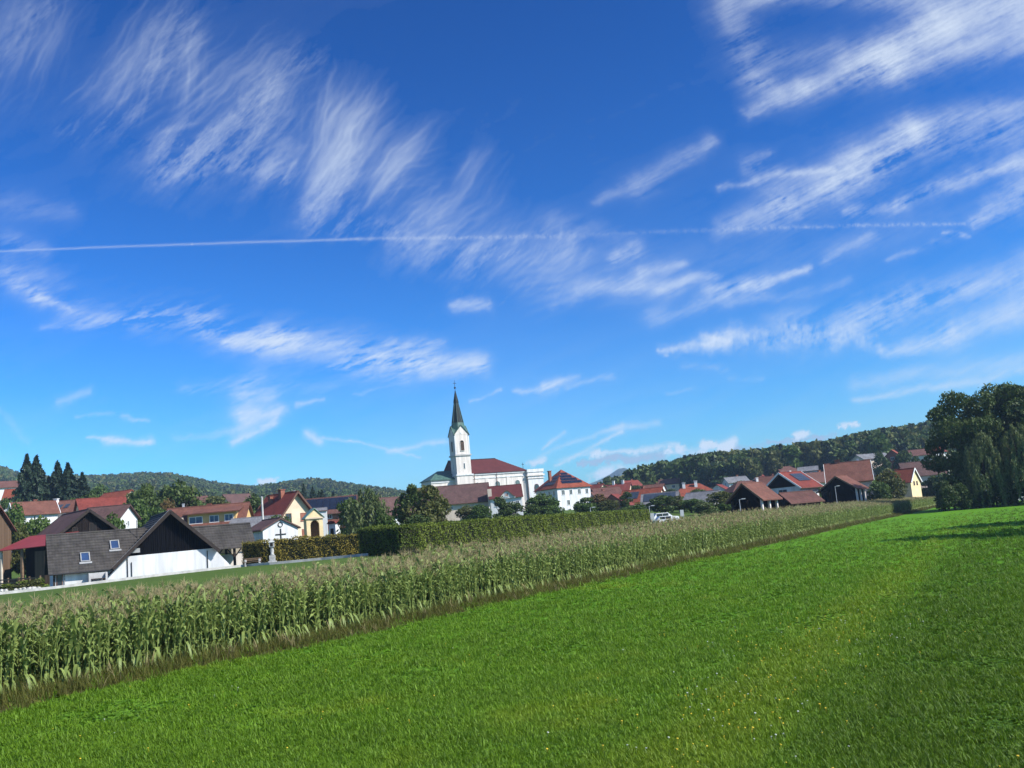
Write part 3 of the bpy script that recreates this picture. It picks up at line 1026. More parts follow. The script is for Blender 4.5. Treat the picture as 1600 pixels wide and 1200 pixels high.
def crown_mesh(kind, var, mat, n=2600, size=0.034):
    key = (kind, var, mat, n)
    if key in CROWNS:
        return CROWNS[key]
    q = np.random.default_rng(100 + var * 17 + len(kind))
    if kind == 'spruce':
        P, out = [], []
        tiers = 26
        for i in range(tiers):
            h = i / (tiers - 1)
            z = 0.07 + 0.91 * h
            rad = 0.5 * (1 - h) ** 0.82 + 0.012
            nb = int(5 + 10 * (1 - h))
            for k in range(nb):
                a = q.random() * 6.283
                L = rad * (0.62 + 0.5 * q.random())
                m = max(5, int(n / tiers / nb * (0.5 + 1.6 * (1 - h))))
                s = q.random(m) ** 0.7
                wdt = 0.10 * L + 0.006
                lat = q.standard_normal(m) * wdt * (1.1 - s)
                P.append(np.stack([s * L * math.cos(a) - lat * math.sin(a), s * L * math.sin(a) + lat * math.cos(a),
                                   z + 0.02 - 0.085 * s ** 1.6 * (0.5 + rad) + q.standard_normal(m) * 0.006], 1))
                out.append(np.tile([math.cos(a) * .5, math.sin(a) * .5, .9], (m, 1)))
        P = np.concatenate(P); out = np.concatenate(out)
        V, F, T = leaf_arrays(P, out, size, q, 1.2, 0.35, 0.42)
    elif kind == 'weep':
        P, out = [], []
        for i in range(150):
            a = q.random() * 6.283
            h = q.random()
            r0 = 0.42 * math.sqrt(max(0.03, 1 - (h * 1.15 - 0.15) ** 2)) * (0.45 + 0.65 * q.random())
            top = np.array([r0 * math.cos(a), r0 * math.sin(a), 0.42 + 0.55 * h - 0.25 * r0])
            ln = (0.16 + 0.26 * q.random())
            m = int(n / 150)
            s = q.random(m)
            P.append(top + np.stack([(q.standard_normal(m) * 0.016) + s * 0.05 * math.cos(a), (q.standard_normal(m) * 0.016) + s * 0.05 * math.sin(a), -s * ln], 1))
            out.append(np.tile([math.cos(a), math.sin(a), 0.4], (m, 1)))
        P = np.concatenate(P); out = np.concatenate(out)
        P[:, 2] = np.maximum(P[:, 2], 0.02)
        V, F, T = leaf_arrays(P, out, size, q, 0.9, 1.2, 0.38)
    else:
        bl = crown_blobs(kind, q)
        P, out = blob_points(bl, n, q)
        P[:, 2] = np.clip(P[:, 2], 0.015, 1.05)
        V, F, T = leaf_arrays(P, out, size, q, 0.7)
        T = np.clip(T * 0.75 + 0.25 * np.repeat(q.random(len(P)) ** 2, 4), 0, 1)
    me = foliage_mesh('crown', V, F, T, M[mat])
    CROWNS[key] = me
    return me


TRUNKS = {}


def trunk_mesh(kind, var):
    key = (kind, var)
    if key in TRUNKS:
        return TRUNKS[key]
    q = random.Random(var * 31 + len(kind))
    m = MB()
    if kind == 'spruce':
        m.tube((0, 0, -0.02), (0, 0, 0.96), 0.022, 0.003, 8)
    else:
        m.tube((0, 0, -0.02), (0.01, 0.0, 0.30), 0.034, 0.024, 8)
        m.tube((0.01, 0, 0.29), (-0.01, 0.02, 0.62), 0.024, 0.010, 7)
        for i in range(7):
            a = q.random() * 6.283
            z0 = 0.18 + 0.32 * q.random()
            r = 0.16 + 0.14 * q.random()
            mid = (r * 0.5 * math.cos(a), r * 0.5 * math.sin(a), z0 + 0.10)
            m.tube((0, 0, z0), mid, 0.014, 0.009, 5)
            m.tube(mid, (r * math.cos(a), r * math.sin(a), z0 + 0.22 + 0.12 * q.random()), 0.009, 0.003, 5)
    me = m.mesh('trunk', M['bark'], True)
    TRUNKS[key] = me
    return me


def tree(label, px, top, Y, w, kind='round', mat='leaf', var=0, group=None, name=None, cat='tree', n=2600, size=0.034, X=None, h=None, shape=None):
    p = at(px, top, Y)
    x = p.x if X is None else X
    z = gz(x, Y) - 0.05
    hh = (p.z - z) if h is None else h
    t = thing(name or {'spruce': 'spruce_tree', 'bush': 'bush', 'weep': 'willow_tree'}.get(kind, 'broadleaf_tree'), label, cat, (x, Y, z), (var * 67 + px * 3.1) % 360, group)
    cr = link('crown', crown_mesh(kind, var, mat, n, size), t)
    tr = link('trunk', trunk_mesh(kind, var), t)
    k = (w, w, hh)
    for o in (cr, tr):
        o.scale = k
    print('TREE %-50s Y%4d h%.1f w%.1f' % (label[:50], Y, hh, w))
    return t


# ------------------------------------------------------------------ wooded hills
def hill_lump(seed):
    """a forest tree for far slopes: leafy lumps around a trunk"""
    q = np.random.default_rng(seed)
    bl = crown_blobs('round' if seed % 3 else 'tall', q)
    P, out = blob_points(bl, 520, q)
    V, F, T = leaf_arrays(P, out, 0.085, q, 0.9)
    tri = MB().tube((0, 0, -0.05), (0, 0, 0.6), 0.03, 0.01, 4, False)
    o = len(V)
    V = np.concatenate([V, np.array(tri.v)])
    F = np.concatenate([F, np.array(tri.f) + o])
    T = np.concatenate([T, np.zeros(len(tri.v))])
    return V, F, T


FOREST = []
for i_, mt in enumerate(('leaf_dark', 'leaf', 'leaf_dark', 'leaf_olive')):
    V_, F_, T_ = hill_lump(40 + i_)
    FOREST.append(proto('forest_tree', foliage_mesh('forest_tree', V_, F_, T_, M[mt])))
_q = np.random.default_rng(3)


def spruce_far():
    q = np.random.default_rng(77)
    P, out = [], []
    for i in range(14):
        h = i / 13; rad = 0.30 * (1 - h) ** 0.9 + 0.01
        m = int(14 + 26 * (1 - h))
        a = q.random(m) * 6.283; s = q.random(m) ** 0.5
        P.append(np.stack([rad * s * np.cos(a), rad * s * np.sin(a), 0.08 + 0.9 * h - 0.07 * s], 1))
        out.append(np.stack([np.cos(a), np.sin(a), 0 * a + 0.5], 1))
    V, F, T = leaf_arrays(np.concatenate(P), np.concatenate(out), 0.075, q, 1.0, 0.4)
    return foliage_mesh('forest_spruce', V, F, T, M['needle'])


FOREST.append(proto('forest_spruce', spruce_far()))
M['forest_floor'] = plain('forest_floor', (0.016, 0.024, 0.009), 0.95, 0.5, 0.02)
M['far_slope'] = plain('far_wooded_slope', (0.030, 0.048, 0.022), 0.95, 0.6, 0.006)


def hill(name, ridge, Yr, Y0, Y1, tree_h, n_trees, label, seed, spruce=0.15, ext=0.10, mat='forest_floor'):
    """a long hill whose crest passes the given picture points at distance Yr; rises from Y0, falls to Y1"""
    pts = [ray(px, py) for px, py in ridge]
    ta = np.array([p.x for p in pts]); tb = np.array([p.z for p in pts])
    q = np.random.default_rng(seed)
    nu, nv = 150, 44
    tt = np.linspace(ta[0] - ext, ta[-1] + ext, nu)
    crest = np.interp(tt, ta, tb) * Yr + EYE - tree_h * 1.08
    edge = sst(tt, ta[0] - ext, ta[0]) * (1 - sst(tt, ta[-1], ta[-1] + ext))
    vv = np.linspace(0, 1, nv)
    Yv = Y0 + (Y1 - Y0) * vv
    rise = np.where(Yv <= Yr, np.sin(0.5 * math.pi * np.clip((Yv - Y0) / (Yr - Y0), 0, 1)) ** 0.9, np.cos(0.5 * math.pi * np.clip((Yv - Yr) / (Y1 - Yr), 0, 1)))

    def height(t, Y):
        c = np.interp(t, tt, crest)
        e = np.interp(t, tt, edge)
        r = np.interp(Y, Yv, rise)
        g0 = ground_z(t * Y, Y)
        bumpy = 0.025 * c * np.sin(t * 61 + seed) * np.sin(Y * 0.011 + t * 9) * r
        # seen from afar the crest must stay level with its own distance
        return g0 * (1 - r * e) + (c * Y / Yr * 1.0) * r * e * 1.0 + bumpy * e - 3.0 * (1 - sst(r * e, 0.0, 0.10))
    T, YY = np.meshgrid(tt, Yv)
    Z = height(T.ravel(), YY.ravel())
    V = np.stack([T.ravel() * YY.ravel(), YY.ravel(), Z], 1)
    i = np.arange(nv - 1)[:, None] * nu + np.arange(nu - 1)[None, :]
    F = np.stack([i, i + 1, i + nu + 1, i + nu], -1).reshape(-1, 4)
    o = link('hill', quad_mesh('hill', V, F, [M[mat]], smooth=True))
    o['kind'] = 'structure'
    if n_trees:
        t = tt[0] + (tt[-1] - tt[0]) * q.random(n_trees * 3)
        Yt = Y0 + (Yr * 1.05 - Y0) * np.sqrt(q.random(n_trees * 3))
        r = np.interp(Yt, Yv, rise) * np.interp(t, tt, edge)
        ok = r > 0.22 + 0.12 * np.sin(t * 37 + seed)
        t, Yt = t[ok][:n_trees], Yt[ok][:n_trees]
        m = len(t)
        z = height(t, Yt) - 0.4
        hh = tree_h * (0.65 + 0.6 * q.random(m))
        idx = q.choice(4, m)
        idx[q.random(m) < spruce] = 4
        wd = hh * (0.75 + 0.35 * q.random(m))
        scatter('forest', FOREST, np.stack([t * Yt, Yt, z], 1), np.stack([0 * t, 0 * t, q.random(m) * 6.28], 1),
                np.stack([wd, wd, hh], 1), idx, label, 'forest')
    return height


hill('hill', [(-60, 724), (0, 727), (30, 735), (80, 745), (140, 743), (190, 740), (230, 738), (270, 741), (300, 746), (340, 755), (380, 759), (410, 757),
              (440, 752), (490, 749), (530, 752), (570, 757), (610, 763), (660, 775)], 1200, 620, 1700, 14, 6500,
     'hazy wooded ridge behind the houses and the yellow chapel', 5)
hill('hill', [(962, 775), (985, 755), (1002, 741), (1022, 731), (1050, 723), (1100, 713), (1150, 707), (1200, 703), (1240, 698), (1300, 690), (1340, 680), (1380, 671),
              (1440, 662), (1500, 655), (1620, 650)], 640, 400, 1000, 13, 4200,
     'dark green wooded hillside above the red village roofs', 9, 0.12, ext=0.012)
hill('hill', [(880, 770), (912, 759), (935, 750), (955, 740), (966, 733), (976, 732), (988, 737), (1020, 752), (1060, 765)], 3400, 2900, 4200, 0, 0, '', 13, mat='far_slope', ext=0.03)


# ------------------------------------------------------------------ maize
def maize_plant(seed):
    """returns stalk, foliage, tassel as (V, F, tint)"""
    q = np.random.default_rng(seed)
    H = 2.0 + 0.12 * q.standard_normal()
    stalk = MB().tube((0, 0, -0.05), (0.02, 0.01, H * 0.55), 0.018, 0.014, 5, False).tube((0.02, 0.01, H * 0.55), (0.0, 0.02, H), 0.014, 0.006, 5, False)
    V, F, T = [], [], []
    a0 = q.random() * 6.283
    nl = 14
    for i in range(nl):
        h = H * (0.10 + 0.86 * i / nl)
        a = a0 + math.pi * (i % 2) + 0.35 * q.standard_normal()
        L = (0.78 if 2 < i < 12 else 0.55) * (0.8 + 0.4 * q.random())
        w = (0.041 if i > 2 else 0.024) * (0.85 + 0.3 * q.random())
        up = 1.15 + 0.45 * q.random() if i > 3 else 0.55
        c, s = math.cos(a), math.sin(a)
        prev = None
        o = len(V)
        K = 4
        twist = 0.5 * q.standard_normal()
        for k in range(K + 1):
            t = k / K
            r = L * (0.52 * t)
            z = h + L * (up * t - 1.35 * t * t * (0.75 + 0.3 * (i < 4)))
            ww = w * (0.55 + 1.1 * t) * (1 - t) ** 0.55 * 1.5 if t < 1 else 0.002
            tx = twist * t
            V.append((c * r - s * ww * math.cos(tx), s * r + c * ww * math.cos(tx), z + ww * math.sin(tx)))
            V.append((c * r + s * ww * math.cos(tx), s * r - c * ww * math.cos(tx), z - ww * math.sin(tx)))
            tn = 0.25 + 0.75 * q.random()
            T += [tn, tn]
        F += [(o + 2 * k, o + 2 * k + 1, o + 2 * k + 3, o + 2 * k + 2) for k in range(K)]
    # the ear in its husk
    er = MB().tube((0.02, 0.0, H * 0.45), (0.07 * math.cos(a0 + 1), 0.07 * math.sin(a0 + 1), H * 0.56), 0.026, 0.012, 5, False)
    o = len(V)
    V += er.v; F += [tuple(i + o for i in f) for f in er.f]; T += [0.9] * len(er.v)
    tas = MB()
    for i in range(7):
        a = q.random() * 6.283
        r = 0.0 if i == 0 else 0.05 + 0.07 * q.random()
        z1 = H + (0.34 if i == 0 else 0.16 + 0.12 * q.random())
        base = (0, 0.02, H - 0.03 + 0.012 * i)
        mid = (r * 0.6 * math.cos(a), r * 0.6 * math.sin(a), (base[2] + z1) / 2 + 0.03)
        tip = (r * 1.5 * math.cos(a), r * 1.5 * math.sin(a), z1)
        tas.tube(base, mid, 0.005, 0.0085, 3, False).tube(mid, tip, 0.0085, 0.003, 3, False)
    return ((np.array(stalk.v), np.array(stalk.f), np.full(len(stalk.v), 0.8)),
            (np.array(V), np.array(F), np.array(T)), (np.array(tas.v), np.array(tas.f), np.random.default_rng(seed).random(len(tas.v))))


MAIZE_PARTS, MAIZE = [], []
for sd in range(6):
    st_, fo_, ta_ = maize_plant(200 + sd)
    MAIZE_PARTS.append((foliage_mesh('stalk', *st_, M['maize']), foliage_mesh('foliage', *fo_, M['maize']), foliage_mesh('tassel', *ta_, M['tassel'])))
    o1, o2 = len(st_[0]), len(st_[0]) + len(fo_[0])
    MAIZE.append(proto('maize', foliage_mesh('maize', np.concatenate([st_[0], fo_[0], ta_[0]]), np.concatenate([st_[1], fo_[1] + o1, ta_[1] + o2]),
                                             np.concatenate([st_[2], fo_[2], ta_[2]]), None,
                                             np.concatenate([np.zeros(len(st_[1]) + len(fo_[1]), int), np.ones(len(ta_[1]), int)]), [M['maize'], M['tassel']])))


def plant_maize():
    q = np.random.default_rng(21)
    pos = []
    rows = 10
    for r in range(rows):
        s = np.arange(ROW_START, ROW_END, 0.13)
        s = s + 0.05 * q.standard_normal(len(s))
        keep = q.random(len(s)) > (0.05 if r else 0.03)
        s = s[keep]
        d = 0.3 + r * (FIELD_W - 0.6) / (rows - 1) + 0.06 * q.standard_normal(len(s))
        pos.append(np.stack([F0[0] + ROW[0] * s + NRM[0] * d, F0[1] + ROW[1] * s + NRM[1] * d, np.full(len(s), r), s], 1))
    P = np.concatenate(pos)
    z = ground_z(P[:, 0], P[:, 1])
    n = len(P)
    # the largest in view stand as plants of their own
    t = P[:, 0] / P[:, 1]
    inview = (P[:, 2] == 0) & (t > ray(-12, 1000).x)
    order = np.where(inview)[0][np.argsort(P[inview, 3])][:300]
    single = np.zeros(n, bool); single[order] = True
    for i in order:
        v = int(q.integers(6))
        e = thing('maize_plant', 'single maize plant with tan tassel in the front row beside the weedy margin', 'maize plant',
                  (P[i, 0], P[i, 1], z[i] - 0.02), float(q.random() * 360), 'maize plants along the front row')
        sc = 0.80 + 0.30 * q.random()
        e.rotation_euler.x = 0.07 * q.standard_normal(); e.rotation_euler.y = 0.07 * q.standard_normal()
        for nm, me in zip(('stalk', 'foliage', 'tassel'), MAIZE_PARTS[v]):
            o = link(nm, me, e)
            o.scale = (sc, sc, sc)
    R_ = ~single
    k = R_.sum()
    sc = 0.84 + 0.28 * q.random(k)
    scatter('maize_crop', MAIZE, np.stack([P[R_, 0], P[R_, 1], z[R_] - 0.02], 1),
            np.stack([0.08 * q.standard_normal(k), 0.08 * q.standard_normal(k), q.random(k) * 6.28], 1),
            np.stack([sc, sc, sc], 1), q.integers(0, 6, k), 'long strip of tall green maize topped with tan tassels', 'maize')
    print('MAIZE', n)


plant_maize()


# ------------------------------------------------------------------ weeds and grass
def tuft(seed, n, h, spread, w, mat, lean=0.5, seedhead=0):
    q = np.random.default_rng(seed)
    V, F, T = [], [], []
    for i in range(n):
        a = q.random() * 6.283
        bx, by = spread * q.standard_normal(2) * 0.5
        hh = h * (0.5 + 0.7 * q.random())
        ln = lean * hh * (0.3 + q.random())
        c, s = math.cos(a), math.sin(a)
        o = len(V)
        ww = w * (0.6 + 0.8 * q.random())
        px, py = -s * ww, c * ww
        V += [(bx - px, by - py, -0.01), (bx + px, by + py, -0.01),
              (bx + c * ln * .35 + px, by + s * ln * .35 + py, hh * .6), (bx + c * ln * .35 - px, by + s * ln * .35 - py, hh * .6),
              (bx + c * ln + px * .12, by + s * ln + py * .12, hh), (bx + c * ln - px * .12, by + s * ln - py * .12, hh)]
        F += [(o, o + 1, o + 2, o + 3), (o + 3, o + 2, o + 4, o + 5)]
        T += [q.random()] * 6
    return proto('tuft', foliage_mesh('tuft', np.array(V), np.array(F), T, M[mat]))


def rosette(seed, n, L, w, mat):
    q = np.random.default_rng(seed)
    V, F, T = [], [], []
    for i in range(n):
        a = q.random() * 6.283
        c, s = math.cos(a), math.sin(a)
        l = L * (0.5 + 0.6 * q.random()); el = 0.25 + 0.8 * q.random()
        ww = w * (0.7 + 0.6 * q.random())
        o = len(V)
        V += [(0, 0, 0.0), (c * l * .55 - s * ww, s * l * .55 + c * ww, l * el * .5), (c * l, s * l, l * el * .62), (c * l * .55 + s * ww, s * l * .55 - c * ww, l * el * .5)]
        F += [(o, o + 1, o + 2, o + 3)]
        T += [q.random()] * 4
    return proto('rosette', foliage_mesh('rosette', np.array(V), np.array(F), T, M[mat]))


def flower(mat):
    m = MB().tube((0, 0, 0), (0.01, 0, 0.12), 0.003, 0.002, 3, False)
    m.lathe([(0.004, 0.115), (0.022, 0.128), (0.018, 0.136)], 7)
    return proto('flower', m.mesh('flower', M[mat]))


def ragged(X, Y):
    s = (X - F0[0]) * ROW[0] + (Y - F0[1]) * ROW[1]
    return 0.28 * np.sin(s * 0.37) + 0.22 * np.sin(s * 1.13 + 1.0) + 0.16 * np.sin(s * 2.9 + 0.5)


def plant_grass():
    q = np.random.default_rng(33)
    N = 170000
    Y = 1 / (1 / 11.0 + (1 / 150.0 - 1 / 11.0) * q.random(N))
    X = Y * (-0.60 + 1.22 * q.random(N))
    ok = dperp(X, Y) < -1.7 - 0.5 * q.random(N) + ragged(X, Y)
    X, Y = X[ok], Y[ok]
    n = len(X)
    z = ground_z(X, Y) - 0.005
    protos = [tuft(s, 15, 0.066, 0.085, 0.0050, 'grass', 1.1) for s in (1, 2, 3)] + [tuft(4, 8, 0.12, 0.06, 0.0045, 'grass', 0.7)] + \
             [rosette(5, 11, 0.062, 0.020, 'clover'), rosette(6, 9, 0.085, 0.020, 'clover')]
    patch = (np.sin(X * 0.9 + 1.3 * np.sin(Y * 0.31)) * np.sin(Y * 0.7 + np.sin(X * 0.4)) + 0.55 * np.sin(X * 0.23 + 2 * np.sin(Y * 0.11)) * np.sin(Y * 0.19 + 1)
             + 0.5 * np.sin(X * 3.1 + Y) * np.sin(Y * 2.7 - X * 0.6) + 0.55 * q.standard_normal(n))
    idx = q.choice([0, 1, 2, 0, 1, 2, 3], n)
    cl = patch > 0.62
    idx[cl] = q.integers(4, 6, cl.sum())
    far = np.clip(Y / 16.0, 1.0, 4.5) ** 0.55
    s = (0.75 + 0.5 * q.random(n)) * far * np.clip(1 + 0.10 * patch, 0.6, 1.3)
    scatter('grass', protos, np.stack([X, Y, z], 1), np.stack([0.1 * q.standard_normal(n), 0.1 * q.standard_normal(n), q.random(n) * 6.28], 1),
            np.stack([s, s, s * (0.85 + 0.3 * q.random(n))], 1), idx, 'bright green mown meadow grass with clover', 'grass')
    print('GRASS', n)
    # small flowers, thickest along an old mowing line
    k = 260
    a = on_plane(1060, 1190); b = on_plane(1330, 960)
    t = q.random(k) ** 0.8
    fx = a.x + (b.x - a.x) * t + q.standard_normal(k) * (0.7 + 1.3 * t)
    fy = a.y + (b.y - a.y) * t + q.standard_normal(k) * (0.9 + 1.5 * t)
    k2 = 110
    Y2 = 1 / (1 / 12.0 + (1 / 60.0 - 1 / 12.0) * q.random(k2)); X2 = Y2 * (-0.5 + 1.0 * q.random(k2))
    fx, fy = np.concatenate([fx, X2]), np.concatenate([fy, Y2])
    ok = (dperp(fx, fy) < -2.5) & (fy > 10)
    fx, fy = fx[ok], fy[ok]
    m = len(fx)
    scatter('meadow_flowers', [flower('petal_yellow'), flower('petal_white')], np.stack([fx, fy, ground_z(fx, fy) + 0.01], 1),
            np.stack([0.2 * q.standard_normal(m), 0.2 * q.standard_normal(m), q.random(m) * 6.28], 1), np.tile((0.55 + 0.4 * q.random(m))[:, None], (1, 3)),
            (q.random(m) < 0.3).astype(int), 'scattered small yellow and white meadow flowers', 'flowers')
    # the weedy margin along the maize
    n = 15000
    s = ROW_START + (ROW_END + 3 - ROW_START) * q.random(n) ** 1.35
    d = 2.6 * q.random(n) ** 0.85
    d = -2.1 + d + ragged(F0[0] + ROW[0] * s, F0[1] + ROW[1] * s) * (1 - d / 2.7)
    X, Y = F0[0] + ROW[0] * s + NRM[0] * d, F0[1] + ROW[1] * s + NRM[1] * d
    protos = [tuft(11, 16, 0.34, 0.16, 0.006, 'weed', 0.7), tuft(12, 12, 0.50, 0.14, 0.005, 'weed', 0.6), rosette(13, 9, 0.20, 0.04, 'weed'),
              tuft(14, 7, 0.50, 0.12, 0.016, 'maize_dry', 0.5), tuft(15, 12, 0.24, 0.14, 0.008, 'grass', 0.7)]
    idx = q.choice(5, n, p=[0.42, 0.26, 0.15, 0.025, 0.145])
    sc = (0.55 + 0.6 * q.random(n)) * (0.75 + 0.5 * np.clip((d + 2.2) / 2.4, 0, 1))
    scatter('margin_weeds', protos, np.stack([X, Y, ground_z(X, Y) - 0.01], 1), np.stack([0.15 * q.standard_normal(n), 0.15 * q.standard_normal(n), q.random(n) * 6.28], 1),
            np.stack([sc, sc, sc], 1), idx, 'dull olive weeds along the foot of the maize', 'weeds')
    # unmown strip and bank behind the maize
    n = 14000
    s = ROW_START - 10 + 100 * q.random(n)
    d = FIELD_W + 0.3 + 16 * q.random(n) ** 1.4
    X, Y = F0[0] + ROW[0] * s + NRM[0] * d, F0[1] + ROW[1] * s + NRM[1] * d
    idx = q.choice([0, 0, 1, 4], n)
    sc = 0.5 + 0.5 * q.random(n)
    scatter('rough_grass', protos, np.stack([X, Y, ground_z(X, Y) - 0.01], 1), np.stack([0 * X, 0 * X, q.random(n) * 6.28], 1),
            np.stack([sc, sc, sc], 1), idx, 'rough olive grass on the bank below the path', 'grass')


plant_grass()


# ------------------------------------------------------------------ hedges
def hedge(label, pts, width, top_z, mat, dens=130, leaf=0.085, seed=1, base=None):
    """clipped hedge along ground points, flat top; leaves on a dark twiggy inside"""
    q = np.random.default_rng(seed)
    c0 = Vector((pts[0][0], pts[0][1], 0))
    t = thing('clipped_hedge', label, 'hedge', (pts[0][0], pts[0][1], gz(*pts[0])), 0, 'clipped hedges below the church')
    z0 = t.location.z
    LV, LF, LT = [], [], []
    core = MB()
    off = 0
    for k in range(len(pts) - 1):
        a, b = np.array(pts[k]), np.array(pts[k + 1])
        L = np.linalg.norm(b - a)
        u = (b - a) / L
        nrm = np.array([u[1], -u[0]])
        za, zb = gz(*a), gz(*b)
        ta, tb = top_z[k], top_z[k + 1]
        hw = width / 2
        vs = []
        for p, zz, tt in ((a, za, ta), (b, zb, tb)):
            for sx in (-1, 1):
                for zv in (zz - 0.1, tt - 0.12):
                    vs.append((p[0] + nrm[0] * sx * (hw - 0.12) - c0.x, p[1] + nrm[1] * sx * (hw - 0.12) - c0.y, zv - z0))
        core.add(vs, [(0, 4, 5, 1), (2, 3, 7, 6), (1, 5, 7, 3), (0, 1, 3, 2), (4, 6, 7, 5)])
        H = (ta - za + tb - zb) / 2
        for face in ('front', 'back', 'top', 'end0', 'end1'):
            if face in ('front', 'back'):
                m = int(L * H * dens); s = q.random(m) * L; h = q.random(m); lat = np.full(m, hw if face == 'front' else -hw)
                if face == 'back':
                    m //= 3; s, h, lat = s[:m], h[:m], lat[:m]
                out = np.tile([nrm[0] * np.sign(hw if face == 'front' else -hw), nrm[1] * np.sign(hw if face == 'front' else -hw), 0.2], (m, 1))
            elif face == 'top':
                m = int(L * width * dens); s = q.random(m) * L; h = np.ones(m); lat = (q.random(m) - .5) * width
                out = np.tile([0, 0, 1.0], (m, 1))
            else:
                m = int(width * H * dens); s = np.full(m, 0.0 if face == 'end0' else L); h = q.random(m); lat = (q.random(m) - .5) * width
                sg = -1 if face == 'end0' else 1
                out = np.tile([u[0] * sg, u[1] * sg, 0.2], (m, 1))
            wav = 0.07 * np.sin(s * 1.7 + 3 * h) + 0.05 * np.sin(s * 5.1 + h * 9)
            f = s / L
            base_z = za + (zb - za) * f
            top = ta + (tb - ta) * f
            P = np.stack([a[0] + u[0] * s + nrm[0] * lat, a[1] + u[1] * s + nrm[1] * lat, base_z + (top - base_z) * h], 1)
            shoot = np.where(q.random(m) < 0.05, 0.15 * q.random(m), 0.0) * (face == 'top')
            P = P + out * (0.07 * q.standard_normal(m) + 1.3 * wav + shoot)[:, None]
            P -= np.array([c0.x, c0.y, z0])
            V, F, T = leaf_arrays(P, out, leaf, q, 0.9)
            clump = 0.5 + 0.5 * np.sin(s * 0.9 + 2 * np.sin(s * 0.37)) * np.sin(h * 3 + s * 0.21)
            T = np.clip(0.62 * T + 0.38 * np.repeat(clump, 4), 0, 1)
            LV.append(V); LF.append(F + off); LT.append(T); off += len(V)
    core.build('stems', M['hedge_core'], t)
    link('foliage', foliage_mesh('foliage', np.concatenate(LV), np.concatenate(LF), np.concatenate(LT), M[mat]), t)


def gp(px, Y):
    """ground point in a picture column at a distance"""
    d = ray(px, 840)
    return (d.x * Y, Y)


def ztop(px, py, Y):
    return at(px, py, Y).z


HB = 107.0
hedge('low browning hedge between the timber shelter and the stone shrine pillar', [gp(384, HB + 2), gp(419, HB)], 1.1, [ztop(384, 848, HB + 2), ztop(419, 846, HB)], 'hedge_rust', seed=2)
hedge('rust tinged hedge in front of the white cross chapel', [gp(429, HB), gp(576, HB + 1)], 1.1, [ztop(429, 843, HB), ztop(576, 834, HB + 1)], 'hedge_rust', seed=3)
hedge('dense green hedge corner block with a paler edge', [gp(574, 104), gp(640, 95)], 2.0, [ztop(574, 825, 104), ztop(640, 821.5, 95)], 'hedge', seed=4)
hedge('long green clipped hedge running below the church towards the street lamp', [gp(642, 95.8), gp(760, 108), gp(890, 130), gp(1012, 160)], 1.6,
      [ztop(642, 822, 95.8), ztop(760, 812.5, 108), ztop(890, 804, 130), ztop(1012, 797, 160)], 'hedge', dens=110, leaf=0.095, seed=5)
# ------------------------------------------------------------------ buildings
def window(parent, face, u, zc, w, h, L2, W2, frame='frame', pane='glass', bars=True, name='window', arch=False, depth=0.07):
    """a framed window on a wall: frame stands proud, pane sits behind it. face f b l r; u along the wall"""
    fr = MB()
    t = min(0.10, w * 0.14)
    d = depth

    def put(m, a0, a1, z0, z1, p0, p1):
        if face == 'f':
            m.box(a0, a1, -W2 - p1, -W2 - p0, z0, z1)
        elif face == 'b':
            m.box(a0, a1, W2 + p0, W2 + p1, z0, z1)
        elif face == 'l':
            m.box(-L2 - p1, -L2 - p0, a0, a1, z0, z1)
        else:
            m.box(L2 + p0, L2 + p1, a0, a1, z0, z1)
    z0, z1 = zc - h / 2, zc + h / 2
    pn = MB()
    if arch:
        k = 8
        r = w / 2
        zs = z1 - r
        prev = None
        for i in range(k):
            a0, a1 = math.pi * i / k, math.pi * (i + 1) / k
            x0, x1 = u + r * math.cos(a1), u + r * math.cos(a0)
            zz = zs + r * min(math.sin(a0), math.sin(a1)) * 0.5 + r * max(math.sin(a0), math.sin(a1)) * 0.5
            put(pn, x0, x1, z0, zz, 0.012, 0.03)
            put(fr, x0, x1, zz, zz + t * 1.2, -0.02, d)
        put(fr, u - r - t, u - r, z0, zs, -0.02, d)
        put(fr, u + r, u + r + t, z0, zs, -0.02, d)
        put(fr, u - r - t * 1.5, u + r + t * 1.5, z0 - t, z0, -0.02, d * 1.6)
    else:
        put(fr, u - w / 2, u - w / 2 + t, z0 + t, z1 - t, -0.02, d)
        put(fr, u + w / 2 - t, u + w / 2, z0 + t, z1 - t, -0.02, d)
        put(fr, u - w / 2, u + w / 2, z1 - t, z1, -0.02, d)
        put(fr, u - w / 2 - t * .5, u + w / 2 + t * .5, z0, z0 + t, -0.02, d * 1.7)
        if bars:
            put(fr, u - t * .3, u + t * .3, z0 + t, z1 - t, -0.02, d * 0.8)
        put(pn, u - w / 2 + t * .5, u + w / 2 - t * .5, z0 + t * .5, z1 - t * .5, 0.012, 0.03)
    o = fr.build(name, M[frame], parent)
    pn.build('pane', M[pane], o)
    return o


def gable_roof(L, W, h, rise, over, th=0.20, x0=None, x1=None):
    """closed roof shell, ridge along x"""
    L2 = L / 2 + over
    k = rise / (W / 2)
    W2 = W / 2 + over
    zl = h - over * k
    out = [(-W2, zl + th), (0, h + rise + th), (W2, zl + th), (W2, zl), (0, h + rise), (-W2, zl)]
    m = MB()
    m.prism_x([(y, z) for y, z in out], -L2 if x0 is None else x0, L2 if x1 is None else x1)
    return m


